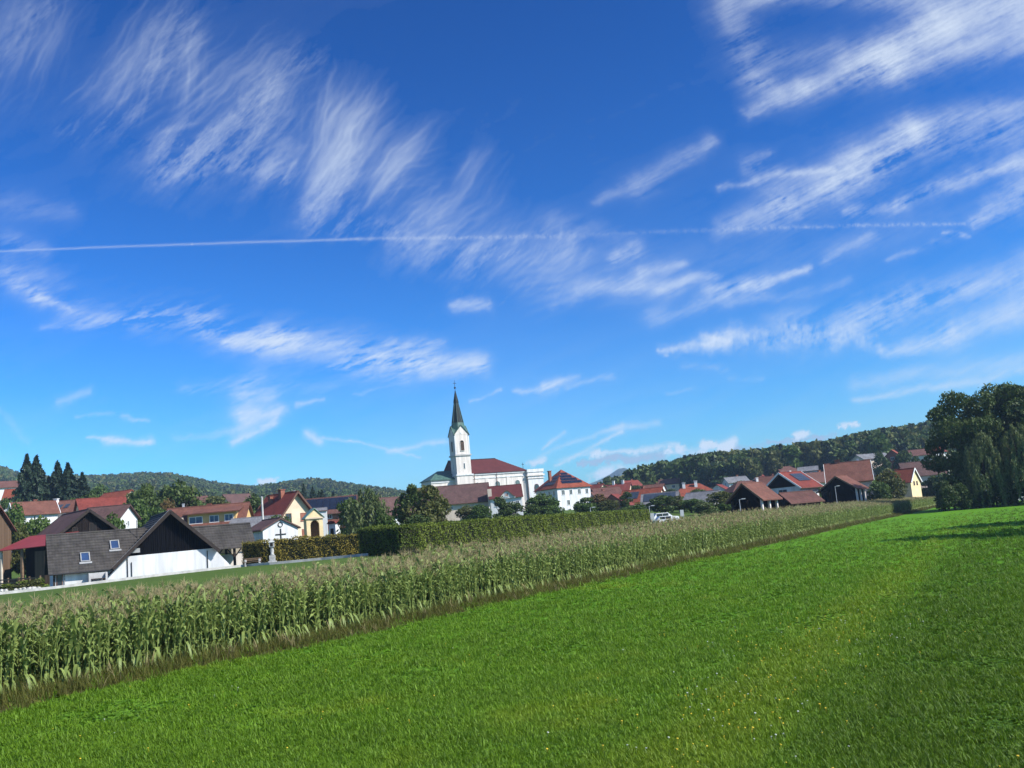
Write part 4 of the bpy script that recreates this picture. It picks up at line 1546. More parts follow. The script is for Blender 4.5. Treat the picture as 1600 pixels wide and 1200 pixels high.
def hip_roof(L, W, h, rise, over, run=None, th=0.18, left=True, right=True):
    L2, W2 = L / 2 + over, W / 2 + over
    run = W / 2 if run is None else run
    k = rise / (W / 2)
    z = h - over * k * 0.6
    a = -L2 + (run + over if left else 0)
    b = L2 - (run + over if right else 0)
    if b <= a:
        a = b = 0.0
    vs = [(-L2, -W2, z), (L2, -W2, z), (L2, W2, z), (-L2, W2, z), (-L2, -W2, z + th), (L2, -W2, z + th), (L2, W2, z + th), (-L2, W2, z + th)]
    m = MB()
    if a == b:
        m.add(vs + [(a, 0, h + rise + th)], [(3, 2, 1, 0), (0, 1, 5, 4), (1, 2, 6, 5), (2, 3, 7, 6), (3, 0, 4, 7), (4, 5, 8), (5, 6, 8), (6, 7, 8), (7, 4, 8)])
    else:
        m.add(vs + [(a, 0, h + rise + th), (b, 0, h + rise + th)], [(3, 2, 1, 0), (0, 1, 5, 4), (1, 2, 6, 5), (2, 3, 7, 6), (3, 0, 4, 7),
              (4, 5, 9, 8), (5, 6, 9), (6, 7, 8, 9), (7, 4, 8)])
    return m


def house(label, px, ridge_py, Y, L, W, rise, rot, wall='white', roof='r_red', wins=(), chim=(), over=0.5, hip=None, name='house', cat='house',
          group=None, gable=None, verge=None, door=None, solar=(), minh=None, trim=True):
    """px, ridge_py: picture point of the middle of the ridge. wins: (face, u, metres below eave, w, h)"""
    p = at(px, ridge_py, Y)
    z = gz(p.x, Y)
    h = p.z - z - rise - 0.2
    print('HOUSE %-44s Y%4d wall %.1f z %.1f' % (label[:44], Y, h, z))
    if h < 2.2:
        z -= (2.2 - h); h = 2.2
    t = thing(name, label, cat, (p.x, Y, z), rot, group)
    L2, W2 = L / 2, W / 2
    m = MB()
    if hip:
        m.box(-L2, L2, -W2, W2, -1.2, h)
    else:
        m.prism_x([(-W2, -1.2), (W2, -1.2), (W2, h), (0, h + rise), (-W2, h)], -L2, L2)
    m.build('wall', M[wall], t)
    if hip:
        rf = hip_roof(L, W, h, rise, over, hip).build('roof', M[roof], t)
    else:
        rf = gable_roof(L, W, h, rise, over).build('roof', M[roof], t)
        if trim:
            # ridge cap and eaves gutters
            MB().tube((-L2 - over, 0, h + rise + 0.21), (L2 + over, 0, h + rise + 0.21), 0.10, 0.10, 6).build('ridge_cap', M[roof], rf)
        k = rise / W2
        for s in (-1, 1):
            MB().tube((-L2 - over, s * (W2 + over + .05), h - over * k + 0.05), (L2 + over, s * (W2 + over + .05), h - over * k + 0.05), 0.07, 0.07, 6).build('gutter', M['frame_brown'], rf)
    if gable and not hip:
        for s in (-1, 1):
            g = MB().prism_x([(-W2 * 0.98, h + 0.02), (W2 * 0.98, h + 0.02), (0, h + rise * 0.98)], s * L2 - 0.03, s * L2 + 0.03)
            g.build('gable_boards', M[gable], t)
    if verge:
        k = rise / W2
        for s in (-1, 1):
            for sy in (-1, 1):
                x = s * (L2 + over + 0.03)
                MB().bar((x, sy * (W2 + over), h - over * k + 0.06), (x, 0, h + rise + 0.06), 0.10, 0.24 + 0.1).build('verge_board', M[verge], t)
    for wdef in wins:
        face, u, dz, w, hh = wdef[:5]
        window(t, face, u, h - dz, w, hh, L2, W2, *(wdef[5:]))
    for (x, y, w, hh, mt) in chim:
        zr = h + rise * (1 - abs(y) / W2)
        m = MB().box(x - w / 2, x + w / 2, y - w / 2, y + w / 2, zr - 0.7, zr + hh)
        m.box(x - w * .65, x + w * .65, y - w * .65, y + w * .65, zr + hh, zr + hh + 0.12)
        m.build('chimney', M[mt], rf)
    if door:
        face, u, w, hh = door
        window(t, face, u, hh / 2 + 0.1, w, hh, L2, W2, 'frame_brown', 'wood_dark', False, 'door')
    for (x0, x1, s0, s1, nx, ns, side, mt) in solar:
        # panels on a slope: x range, s from eave 0 to ridge 1
        k = rise / W2
        ang = math.atan(k)
        for i in range(nx):
            for j in range(ns):
                xa, xb = x0 + (x1 - x0) * i / nx + 0.03, x0 + (x1 - x0) * (i + 1) / nx - 0.03
                sa, sb = s0 + (s1 - s0) * j / ns, s0 + (s1 - s0) * (j + 1) / ns - 0.012
                pts = []
                for lift in (0.30, 0.36):
                    for (x, s) in ((xa, sa), (xb, sa), (xb, sb), (xa, sb)):
                        y = side * W2 * (1 - s)
                        pts.append((x, y, h + rise * s + lift))
                f = [(3, 2, 1, 0), (4, 5, 6, 7), (0, 1, 5, 4), (1, 2, 6, 5), (2, 3, 7, 6), (3, 0, 4, 7)]
                MB().add(pts, f).build('solar_panel', M[mt], rf)
    t['h'] = h
    return t


# ---- the white house with the black gable, long wing and skylights
PHI = R(29.0)
HW = Vector((math.cos(PHI), math.sin(PHI), 0))
HR = Vector((-math.sin(PHI), math.cos(PHI), 0))
_d = ray(262, 890)
HO = Vector((_d.x * 104.0, 104.0, 0))


def stepped_slope(m, u0, u1_, y0, z0, y1, z1, courses, thick=0.10):
    """a roof slope laid in overlapping courses; (y0,z0) eave, (y1,z1) ridge"""
    for i in range(courses):
        a, b = i / courses, (i + 1) / courses
        ya, yb = y0 + (y1 - y0) * a, y0 + (y1 - y0) * b
        za, zb = z0 + (z1 - z0) * a, z0 + (z1 - z0) * b
        u1 = u1_(za) if callable(u1_) else u1_
        m.add([(u0, ya, za), (u1, ya, za), (u1, yb, zb - 0.02), (u0, yb, zb - 0.02),
               (u0, ya, za + thick), (u1, ya, za + thick), (u1, yb, zb + thick * 0.2), (u0, yb, zb + thick * 0.2)],
              [(3, 2, 1, 0), (4, 5, 6, 7), (0, 1, 5, 4), (1, 2, 6, 5), (2, 3, 7, 6), (3, 0, 4, 7)])


def white_house():
    t = thing('white_house', 'low white house with black boarded gable and charcoal roof with two skylights', 'house', (HO.x, HO.y, 0), 29)
    B = 0.9
    EV, RG, YR = 3.02, 7.10, 4.0
    # long wing: wall, roof laid in courses
    MB().box(-11.0, -3.0, 0.5, 7.5, B, 3.2).build('wall', M['white'], t)
    MB().prism_x([(0.55, 3.2), (7.45, 3.2), (YR, 6.75)], -10.95, -3.5).build('wall', M['wood_black'], t)
    m = MB()
    stepped_slope(m, -11.5, lambda z: 0.33 - (8.6 - z) / 0.956 + 0.25, -0.05, EV, YR, RG, 14)
    rf = m.build('roof', M['r_dark'], t)
    m = MB(); stepped_slope(m, -11.5, -1.6, 2 * YR + .05, EV, YR, RG, 14)
    m.build('roof', M['r_dark'], t)
    MB().tube((-11.5, YR, RG + .05), (-1.6, YR, RG + .05), 0.12, 0.12, 8).build('ridge_cap', M['r_dark'], rf)
    MB().tube((-11.5, -0.14, EV), (-5.5, -0.14, EV), 0.075, 0.075, 8).build('gutter', M['iron'], rf)
    MB().tube((-10.0, 0.42, EV - .05), (-10.0, 0.42, 1.6), 0.05, 0.05, 7).build('downpipe', M['frame_grey'], t)
    MB().box(-11.05, -10.85, 0.40, 0.52, B, 3.0).build('corner_board', M['timber'], t)
    k = (RG - EV) / (YR + .05)
    for (u, z) in ((-7.95, 4.40), (-4.95, 5.45)):
        y = (z - EV) / k - .05
        fr, pn = MB(), MB()
        hw, hl_ = 0.46, 0.66
        c = Vector((u, y, z + 0.09)); ex = Vector((1, 0, 0)); ey = Vector((0, 1, k)).normalized(); en = ex.cross(ey)

        def slab(mb, x0, x1, s0, s1, n0, n1):
            vs = [c + ex * x + ey * s + en * n for n in (n0, n1) for x, s in ((x0, s0), (x1, s0), (x1, s1), (x0, s1))]
            mb.add(vs, [(3, 2, 1, 0), (4, 5, 6, 7), (0, 1, 5, 4), (1, 2, 6, 5), (2, 3, 7, 6), (3, 0, 4, 7)])
        slab(fr, -hw, -hw + .1, -hl_ + .1, hl_ - .1, -.1, .16); slab(fr, hw - .1, hw, -hl_ + .1, hl_ - .1, -.1, .16)
        slab(fr, -hw, hw, -hl_, -hl_ + .1, -.1, .16); slab(fr, -hw, hw, hl_ - .1, hl_, -.1, .16)
        slab(fr, -hw - .14, hw + .14, -hl_ - .26, -hl_ - .01, -.05, .07)
        o = fr.build('skylight', M['frame_grey'], rf)
        slab(pn, -hw + .08, hw - .08, -hl_ + .08, hl_ - .08, -.05, .10)
        pn.build('pane', M['glass_blue'], o)
    window(t, 'f', -10.45, 2.2, 0.6, 1.75, 20, -0.5, 'frame_brown', 'glass', False, 'door')
    # white gable front with battered ends
    fr = MB()
    fr.prism([(-6.5, B), (6.9, B), (6.75, 2.15), (4.85, 4.36), (-3.95, 4.24), (-6.45, 1.75)], 0.0, 0.35)
    fr.build('front_wall', M['white'], t)
    MB().box(-3.8, 4.75, 0.35, 12.6, B, 4.2).build('wall', M['white_old'], t)
    # black boarded triangle set back behind the verge, one board beside another
    AX, AZ = 0.33, 8.60

    def roof_z(x):
        return AZ - (x - AX) * 0.94 if x > AX else AZ - (AX - x) * 0.956
    bw, i, u = 0.42, 0, -4.3
    while u < 4.9:
        z0 = 4.27
        a, b = u, min(u + bw - 0.02, 4.95)
        za, zb = roof_z(a) - 0.08, roof_z(b) - 0.08
        if min(za, zb) > z0 + 0.05:
            pts = [(a, z0), (b, z0), (b, zb), (a, za)]
            if a < AX < b:
                pts = [(a, z0), (b, z0), (b, zb), (AX, AZ - .1), (a, za)]
            d = 0.015 * ((i * 7) % 3)
            MB().prism(pts, 0.10 - d, 0.30).build('board', M['wood_black'], t)
        u += bw; i += 1
    MB().prism([(-4.2, 4.27), (4.85, 4.27), (AX, AZ - .1)], 0.32, 0.5).build('gable_backing', M['wood_black'], t)
    m = MB()
    y0, y1 = -0.75, 12.9
    for (eu, ez) in ((-5.45, 3.10), (5.25, 4.02)):
        n = 18
        for j in range(n):
            a, b = j / n, (j + 1) / n
            ua, ub = eu + (AX - eu) * a, eu + (AX - eu) * b
            za, zb = ez + (AZ - ez) * a, ez + (AZ - ez) * b
            m.add([(ua, y0, za), (ua, y1, za), (ub, y1, zb - .02), (ub, y0, zb - .02), (ua, y0, za + .14), (ua, y1, za + .14), (ub, y1, zb + .04), (ub, y0, zb + .04)],
                  [(0, 1, 2, 3), (7, 6, 5, 4), (4, 5, 1, 0), (5, 6, 2, 1), (6, 7, 3, 2), (7, 4, 0, 3)])
    rf2 = m.build('roof', M['r_dark'], t)
    MB().tube((AX, y0, AZ + .1), (AX, y1, AZ + .1), 0.13, 0.13, 8).build('ridge_cap', M['r_dark'], rf2)
    for (eu, ez) in ((-5.5, 3.06), (5.3, 3.98)):
        MB().bar((eu, y0 - .04, ez), (AX, y0 - .04, AZ + .02), 0.36, 0.07).build('verge_board', M['timber'], rf2)
        s = 0.2 if eu < 0 else -0.2
        MB().bar((eu - s * .3, y0 + .16, ez + .17), (AX - s * .3, y0 + .16, AZ + .20), 0.05, 0.22).build('verge_flashing', M['frame_grey'], rf2)
    MB().bar((-5.3, -0.35, 3.1), (-6.75, -0.05, 1.7), 0.16).build('strut', M['timber'], t)
    for (uu, za, zb) in ((4.15, 4.15, 1.9), (-4.0, 4.1, 1.6), (-3.6, 3.6, 1.7)):
        MB().tube((uu, -0.08, za), (uu, -0.08, zb), 0.045, 0.045, 7).build('downpipe', M['iron'], t)
    MB().box(-3.6, -2.75, -0.22, -0.02, 4.55, 5.0).build('lamp_box', M['frame_grey'], t)
    MB().tube((-2.6, 3.0, 6.0), (-2.6, 3.0, 8.1), 0.035, 0.035, 6).build('vent_pipe', M['iron'], rf2)


white_house()


def hl(u, v, z=0.0):
    """point in the white house's own frame"""
    p = HO + HW * u + HR * v
    return (p.x, p.y, z)


# ---- open timber shelter beside it
def shelter():
    o = hl(6.9, 4.6)
    t = thing('timber_shelter', 'open timber shelter with charcoal tiled roof joined to the white house', 'shelter', (o[0], o[1], gz(o[0], o[1])), 29)
    z0 = t.location.z
    e, r_ = 4.15 - z0, 6.85 - z0
    m = MB(); stepped_slope(m, -3.4, 3.1, -2.7, e, 0.0, r_, 9)
    rf = m.build('roof', M['r_dark'], t)
    m = MB(); stepped_slope(m, -3.4, 3.1, 2.7, e, 0.0, r_, 9)
    m.build('roof', M['r_dark'], t)
    MB().tube((-3.4, 0, r_ + .05), (3.1, 0, r_ + .05), 0.13, 0.13, 8).build('ridge_cap', M['r_dark'], rf)
    for x in (-1.4, 0.7, 2.7):
        for y in (-2.2, 2.2):
            MB().box(x - .13, x + .13, y - .13, y + .13, -0.3, e + .05).build('post', M['timber'], t)
    for y in (-2.2, 2.2):
        MB().box(-3.0, 3.0, y - .1, y + .1, e + .05, e + .25).build('beam', M['timber'], t)
    for x in (-1.4, 0.7, 2.7):
        for s in (-1, 1):
            MB().bar((x, -2.2, e - 1.0), (x + s * 0.85, -2.2, e + .07), 0.12).build('brace', M['timber'], t)
    MB().prism_x([(-2.2, e + .25), (2.2, e + .25), (0, r_ - .1)], 2.5, 2.62).build('gable_boards', M['wood_dark'], t)
    MB().box(-2.6, 2.6, 2.0, 2.1, -.2, e - .6).build('back_boards', M['white_old'], t)


shelter()

# ---- houses and barns west of the white house
house('dark boarded barn with purple brown roof and a red lean-to', 118, 800, 128, 9.6, 8.2, 3.2, -48, 'wood_dark', 'r_purple', name='barn', cat='barn', over=0.7,
      wins=[('r', 0.6, -1.0, 0.9, 1.3, 'timber', 'dark'), ('r', -1.6, -0.6, 0.7, 1.2, 'timber', 'dark')], verge='timber')


def leanto():
    p = at(62, 845, 121)
    z = gz(p.x, p.y)
    t = thing('woodshed', 'open firewood shed under a red sheet metal roof below the dark barn', 'shed', (p.x, p.y, z), -12)
    a, b = at(62, 836, 123).z - z, at(62, 855, 119).z - z
    m = MB().add([(-4.6, -2.0, b), (3.2, -2.0, b + 0.15), (4.2, 2.0, a), (-3.0, 2.0, a)], [(0, 1, 2, 3)])
    m.add([(-4.6, -2.0, b - .08), (3.2, -2.0, b + 0.07), (4.2, 2.0, a - .08), (-3.0, 2.0, a - .08)], [(3, 2, 1, 0)])
    m.add([(-4.6, -2.0, b - .08), (3.2, -2.0, b + .07), (3.2, -2.0, b + .15), (-4.6, -2.0, b)], [(0, 1, 2, 3)])
    m.build('roof', M['sheet_red'], t)
    for x in (-4.2, -1.2, 2.8):
        MB().box(x - .14, x + .14, -1.8, -1.52, -0.4, b - 0.05).build('post', M['beige' if x < -4 else 'timber_lt'], t)
    MB().box(-3.4, 3.6, 1.7, 1.85, -0.4, a - 0.35).build('back_boards', M['wood_dark'], t)
    MB().box(0.3, 2.6, -1.3, -1.2, -0.3, b - 0.45).build('side_boards', M['wood'], t)
    # split logs stacked in the bay
    q = random.Random(4)
    for i in range(26):
        for j in range(6):
            x = -3.9 + i * 0.155 + (j % 2) * 0.07
            r = 0.07 + 0.015 * q.random()
            me_key = 'log'
            lg = MB().tube((x, -1.35 + q.random() * .06, 0.05 + j * 0.145), (x, -0.6, 0.05 + j * 0.145), r, r, 6)
            lg.build('log', M['wood'], t)


leanto()
house('red roofed house with cream wall and dark porch beside the dark barn', -50, 794, 128, 7.5, 8, 2.9, 3, 'wood', 'r_rust')
MB().box(-3.7, 3.7, -4.12, -4.01, 3.6, 5.6).build('upper_wall', M['cream'], bpy.data.objects['house'])
for u_ in (-2.0, 0.3, 2.4):
    window(bpy.data.objects['house'], 'f', u_, 4.7, 1.1, 1.2, 0, 4.12)
MB().prism_x([(-6.6, 3.0), (-4.0, 3.5), (-4.0, 3.65), (-6.6, 3.15)], -3.9, 4.0).build('porch_roof', M['r_purple'], bpy.data.objects['house'])
house('house with purple brown roof and white end wall behind the dark barn', 170, 791, 158, 6.4, 6.5, 2.0, -4, 'white', 'r_purple', wins=[('r', 0, 0.9, 0.8, 1.0), ('f', 2.2, 0.9, 0.9, 0.9)])
house('small white gabled house with orange roof below the tall spruces', 52, 784, 215, 8.5, 7.0, 2.6, 38, 'white', 'r_rust', wins=[('l', 0.2, 0.2, 0.9, 1.2), ('l', -1.4, 2.4, 0.8, 1.2)], chim=[(0.5, 0.6, 0.7, 1.0, 'brick')], verge='frame')
house('long red tiled house with three roof windows beyond the dark barn', 106, 782, 225, 12, 8, 2.6, -6, 'white', 'r_rust', chim=[(-2.5, -0.6, 0.8, 1.1, 'frame')], solar=[(-4.2, -2.9, .25, .6, 1, 1, -1, 'solar_blue'), (-1.4, 0.0, .25, .6, 1, 1, -1, 'solar_blue'), (0.6, 1.7, .25, .6, 1, 1, -1, 'solar_blue')])
house('red roofed house with pale yellow gable and brown window frame', 158, 778, 215, 9.5, 8.2, 3.0, 34, 'cream', 'r_red', wins=[('l', 0, 0.3, 1.0, 1.4, 'frame_brown')])
house('broad orange red roof rising behind the yellow gabled house', 184, 768, 265, 11, 9, 3.2, -30, 'cream', 'r_orange')
house('small red roofed cottage among trees above the village', 22, 764, 300, 4.6, 5.5, 3.0, 10, 'white', 'r_orange', wins=[('f', -1.0, 1.0, 0.9, 1.0), ('f', 1.0, 1.0, 0.9, 1.0)])
house('far white cottage with brown roof under the hazy ridge', 8, 752, 380, 9, 7, 2.4, 30, 'white', 'r_brown', wins=[('f', 1, 1, 1, 1)])
# ---- yellow house with a long dormer
t_ = house('ochre house with red roof and one wide dormer of three windows', 326, 790, 170, 13.4, 9.0, 3.3, 4, 'ochre', 'r_rust', chim=[(0.0, 0.4, 0.6, 0.7, 'brick'), (-4.6, 0.8, 0.3, 1.4, 'metal')])
h_ = t_['h']
dm = MB().box(-2.6, 5.6, -4.2, -1.0, h_ - 0.2, h_ + 2.0).build('dormer', M['ochre'], t_)
MB().prism_x([(-5.1, h_ + 1.95), (0.4, h_ + 3.05), (0.4, h_ + 3.2), (-5.1, h_ + 2.12)], -3.3, 6.3).build('dormer_roof', M['r_rust'], dm)
for (u_, w_) in ((-1.2, 2.3), (1.9, 1.6), (4.4, 1.5)):
    window(t_, 'f', u_, h_ + 0.95, w_, 1.25, 6.7, 4.2, 'frame', 'glass_blue')
MB().box(-3.6, -3.15, -4.9, -4.5, h_ - 2.0, h_ + 1.6).build('dormer_post', M['pink'], t_)
house('hillside chalet with dark red roof and dormered pink front', 369, 772, 330, 9.5, 9, 3.8, 52, 'pink', 'r_purple', wins=[('l', -1.5, 0.6, 1.2, 1.2), ('l', 1.5, 0.6, 1.2, 1.2), ('l', 0, 2.8, 1.6, 1.6, 'frame')], over=0.8)
house('grey roofed shed with cream wall behind the cross chapel', 400, 808, 165, 7.5, 5, 1.4, 3, 'cream', 'r_grey')
house('second white hillside house half hidden in dark trees', 305, 776, 360, 8, 7, 2.4, 20, 'white', 'r_brown', wins=[('f', 0, 1, 1, 1)])
# ---- big red roofed cream house
house('tall cream house with steep red roof and boarded eaves', 441, 771, 185, 8.6, 7.4, 4.3, -42, 'cream', 'r_red', over=0.9, verge='frame_brown',
      wins=[('r', -1.8, 0.4, 1.3, 1.7, 'frame_brown'), ('r', 1.7, 0.4, 1.7, 1.6, 'brick', 'brick'), ('r', -2.0, 3.6, 1.2, 1.5, 'frame_brown'), ('r', 1.8, 3.4, 1.6, 1.5, 'brick', 'brick')],
      chim=[(0.5, -0.5, 0.9, 1.4, 'brick'), (-2.2, -1.2, 0.7, 1.2, 'brick'), (3.0, 0.6, 0.4, 1.0, 'metal')])
house('red walled house roofed with black solar panels', 516, 777, 235, 13.5, 9.5, 3.6, 6, 'brick', 'r_brown', over=0.6, solar=[(-6.4, 6.4, 0.12, 0.92, 8, 3, -1, 'solar')], chim=[(5.0, 0.8, 0.7, 0.9, 'brick')],
      wins=[('f', -4, 1.0, 1.2, 1.0), ('f', 0, 1.0, 1.2, 1.0), ('f', 4, 1.0, 1.2, 1.0)])
house('white annex with flat parapet between red house and yellow chapel', 499, 794, 205, 3.0, 3.0, 0.5, 10, 'white', 'r_grey', over=0.15)
house('dark red roofed house with white end wall behind two big trees', 614, 777, 190, 7, 7, 3.2, 40, 'white', 'r_purple', wins=[('l', 0, 0.5, 1.0, 1.3), ('l', 0.5, 3, 1.0, 1.3)])


# ---- white chapel with the black cross
def cross_chapel():
    t = house('white funeral chapel with a black cross on its gable', 424, 811, 132, 5.6, 5.0, 1.25, -52, 'white', 'r_purple', over=0.28, name='chapel', cat='chapel')
    h = t['h']
    x = 2.8
    MB().box(x + .02, x + .10, -0.07, 0.07, h - 2.4, h - 0.02).build('cross', M['iron'], t)
    MB().box(x + .03, x + .09, -0.75, 0.75, h - 0.82, h - 0.68).build('cross', M['iron'], t)
    m = MB()
    for i in range(10):
        a0, a1 = 6.283 * i / 10, 6.283 * (i + 1) / 10
        m.bar((x + .06, .32 * math.cos(a0), h + .55 + .32 * math.sin(a0)), (x + .06, .32 * math.cos(a1), h + .55 + .32 * math.sin(a1)), 0.08)
    m.build('round_emblem', M['iron'], t)
    MB().box(x + 0.02, x + 0.35, -2.45, 2.45, -0.2, 0.7).build('stone_plinth', M['beige'], t)


cross_chapel()


def yellow_chapel():
    p = at(489, 806, 150)
    z = gz(p.x, 150)
    h = at(489, 811, 150).z - z
    t = thing('wayside_chapel', 'small yellow chapel with arched opening and pale green copper roof', 'chapel', (p.x, 150, z), 24)
    w = 1.35
    # pillars and arch
    for s in (-1, 1):
        MB().box(s * 1.25 - .38, s * 1.25 + .38, -1.3, -0.7, -0.3, h).build('pillar', M['yellow'], t)
    k = 9
    m = MB()
    zs = h - 1.05
    for i in range(k):
        a0, a1 = math.pi * i / k, math.pi * (i + 1) / k
        x0, x1 = .87 * math.cos(a1), .87 * math.cos(a0)
        m.box(x0, x1, -1.25, -0.75, zs + .87 * (math.sin(a0) + math.sin(a1)) / 2, h)
    m.build('arch', M['yellow'], t)
    MB().box(-1.6, -1.3, -0.7, 1.6, -0.3, h).build('wall', M['yellow'], t)
    MB().box(1.3, 1.6, -0.7, 1.6, -0.3, h).build('wall', M['yellow'], t)
    MB().box(-1.3, 1.3, 1.4, 1.6, -0.3, h).build('back_wall', M['timber_lt'], t)
    MB().box(-1.85, 1.85, -1.55, 1.8, h, h + 0.22).build('cornice', M['cream'], t)
    MB().prism([(-1.75, h + .22), (1.75, h + .22), (0, h + 1.35)], -1.45, -1.1).build('pediment', M['yellow'], t)
    rf = gable_roof(3.2, 3.5, 0, 1.35, 0.22, 0.1)
    me = rf.mesh('roof', M['copper_light'])
    o = link('roof', me, t); o.rotation_euler = (0, 0, R(90)); o.location = (0, 0.15, h + .22)
    MB().box(-0.8, 0.8, 0.9, 1.3, -0.2, 1.1).build('altar', M['stone'], t)


yellow_chapel()
bpy.data.objects['wayside_chapel'].scale = (0.78, 0.78, 1.0)


def small_shrine():
    p = at(522, 818, 140)
    z = gz(p.x, 140)
    h = p.z - z
    t = thing('niche_shrine', 'narrow white niche shrine with a tiny red roof beside the cypress bush', 'shrine', (p.x, 140, z), -30)
    MB().box(-.65, .65, -.5, .5, -0.3, h).build('wall', M['white'], t)
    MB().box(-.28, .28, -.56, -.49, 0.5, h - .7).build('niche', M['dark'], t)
    k = [(-.85, h - .02), (.85, h - .02), (.6, h + .3), (0, h + .42), (-.6, h + .3)]
    MB().prism(k, -.65, .65).build('roof', M['r_red'], t)


small_shrine()


# ---- the parish church
def church():
    Y = 320.0
    p = at(722, 750, Y)
    z = gz(p.x, Y)
    t = thing('church', 'white parish church with slender green spire and oxblood roof', 'church', (p.x, Y, z), 25)

    def Z(py, px=722):
        return at(px, py, Y).z - z
    eave, ridge = Z(742), Z(714.5, 745)
    tw = 2.55
    belt1, corner, peak, tip, top = Z(713), Z(680), Z(666), Z(610, 713), Z(594, 712)
    # nave
    n0, n1, yc, W2 = -2.0, 23.0, 6.6, 7.8
    MB().box(n0, n1, yc - W2, yc + W2, -3, eave).build('nave_wall', M['white_old'], t)
    m = MB()
    o = 0.5
    vs = [(n0, yc - W2 - o, eave), (n1 + o, yc - W2 - o, eave), (n1 + o, yc + W2 + o, eave), (n0, yc + W2 + o, eave),
          (n0, yc - W2 - o, eave + .2), (n1 + o, yc - W2 - o, eave + .2), (n1 + o, yc + W2 + o, eave + .2), (n0, yc + W2 + o, eave + .2), (n0, yc, ridge), (15.5, yc, ridge)]
    m.add(vs, [(3, 2, 1, 0), (0, 1, 5, 4), (1, 2, 6, 5), (2, 3, 7, 6), (3, 0, 4, 7), (4, 5, 9, 8), (5, 6, 9), (6, 7, 8, 9), (7, 4, 8)])
    rf = m.build('nave_roof', M['r_church'], t)
    MB().tube((n0, yc, ridge + .03), (15.5, yc, ridge + .03), 0.14, 0.14, 6).build('ridge_cap', M['copper_dark'], rf)
    MB().box(n0, n1 + .05, yc - W2 - .18, yc - W2, eave - 1.7, eave - 1.35).build('cornice', M['white'], t)
    MB().box(n0, n1 + .05, yc - W2 - .30, yc - W2, eave - .45, eave - .02).build('cornice', M['white'], t)
    for x in (2.9, 11.0):
        MB().tube((x + 1.0, yc - W2 - .25, eave), (x + 1.0, yc - W2 - .25, 0), 0.09, 0.09, 6).build('downpipe', M['frame_brown'], t)
    for x in (8.4, 16.2, 22.4):
        MB().box(x - .6, x + .6, yc - W2 - .12, yc - W2, -3, eave - 1.7).build('pilaster', M['white_old'], t)
    for x in (4.8, 12.2, 19.6):
        window(t, 'f', x, eave - 5.2, 1.7, 4.6, 0, W2 - yc, 'frame', 'glass_green', True, 'nave_window', True, 0.14)
    # west front block with flat parapet
    f0, f1, fy0, fy1 = 23.2, 29.0, -2.2, 15.0
    ft = Z(730, 838)
    MB().box(f0, f1, fy0, fy1, -3, ft - 1.0).build('front_block', M['white'], t)
    MB().box(f0 - .25, f1 + .25, fy0 - .25, fy1 + .25, ft - 1.0, ft).build('parapet', M['white'], t)
    MB().box(f0 - .4, f1 + .4, fy0 - .4, fy1 + .4, ft - 2.3, ft - 1.75).build('cornice', M['white_old'], t)
    MB().box(f0 - .25, f1 + .25, fy0 - .25, fy1 + .25, ft - 3.2, ft - 2.95).build('cornice', M['white_old'], t)
    window(t, 'f', 26.2, ft - 6.6, 1.7, 2.9, 0, -fy0, 'brick', 'glass', True, 'front_window', True, 0.12)
    m = MB().tube((22.8, 0.2, ft - .6), (22.8, 0.2, ft + 2.6), 0.09, 0.05, 6)
    m.box(22.45, 23.15, 0.12, 0.28, ft + 1.9, ft + 2.1)
    m.build('roof_cross', M['iron'], t)
    MB().tube((23.0, fy0 - .1, ft - 3), (23.0, fy0 - .1, 0), 0.1, 0.1, 6).build('downpipe', M['frame_brown'], t)
    # choir with copper hip roof
    c0, c1, cy, cw = -11.0, -1.0, 4.6, 5.0
    ce, cr = Z(752, 680), Z(735, 696)
    MB().box(c0, c1, cy - cw, cy + cw, -3, ce).build('choir_wall', M['white_old'], t)
    MB().box(c0 - .2, c1, cy - cw - .2, cy + cw + .2, ce - .9, ce - .6).build('cornice', M['white'], t)
    vs = [(c0 - .5, cy - cw - .5, ce), (c1, cy - cw - .5, ce), (c1, cy + cw + .5, ce), (c0 - .5, cy + cw + .5, ce),
          (c0 - .5, cy - cw - .5, ce + .18), (c1, cy - cw - .5, ce + .18), (c1, cy + cw + .5, ce + .18), (c0 - .5, cy + cw + .5, ce + .18), (c0 + 4.2, cy, cr), (c1, cy, cr)]
    MB().add(vs, [(3, 2, 1, 0), (0, 1, 5, 4), (1, 2, 6, 5), (2, 3, 7, 6), (3, 0, 4, 7), (4, 5, 9, 8), (5, 6, 9), (6, 7, 8, 9), (7, 4, 8)]).build('choir_roof', M['copper'], t)
    # tower
    MB().box(-tw - .25, tw + .25, -tw - .25, tw + .25, -3, Z(744)).build('tower_base', M['white_old'], t)
    MB().box(-tw - .5, tw + .5, -tw - .5, tw + .5, Z(744), Z(744) + .45).build('belt', M['white'], t)
    MB().box(-tw - .02, tw + .02, -tw - .02, tw + .02, Z(744) + .45, belt1).build('tower_shaft', M['white_old'], t)
    MB().box(-tw - .35, tw + .35, -tw - .35, tw + .35, belt1, belt1 + .5).build('belt', M['grey'], t)
    MB().box(-tw, tw, -tw, tw, belt1 + .5, corner).build('belfry', M['white_old'], t)
    for s in (-1, 1):
        for c in (-1, 1):
            MB().box(s * tw - .42 * (s > 0) - .06 * (s < 0), s * tw + .42 * (s < 0) + .06 * (s > 0), c * tw - .42 * (c > 0) - .06 * (c < 0), c * tw + .42 * (c < 0) + .06 * (c > 0),
                     belt1 + .5, corner - .1).build('corner_strip', M['white'], t)
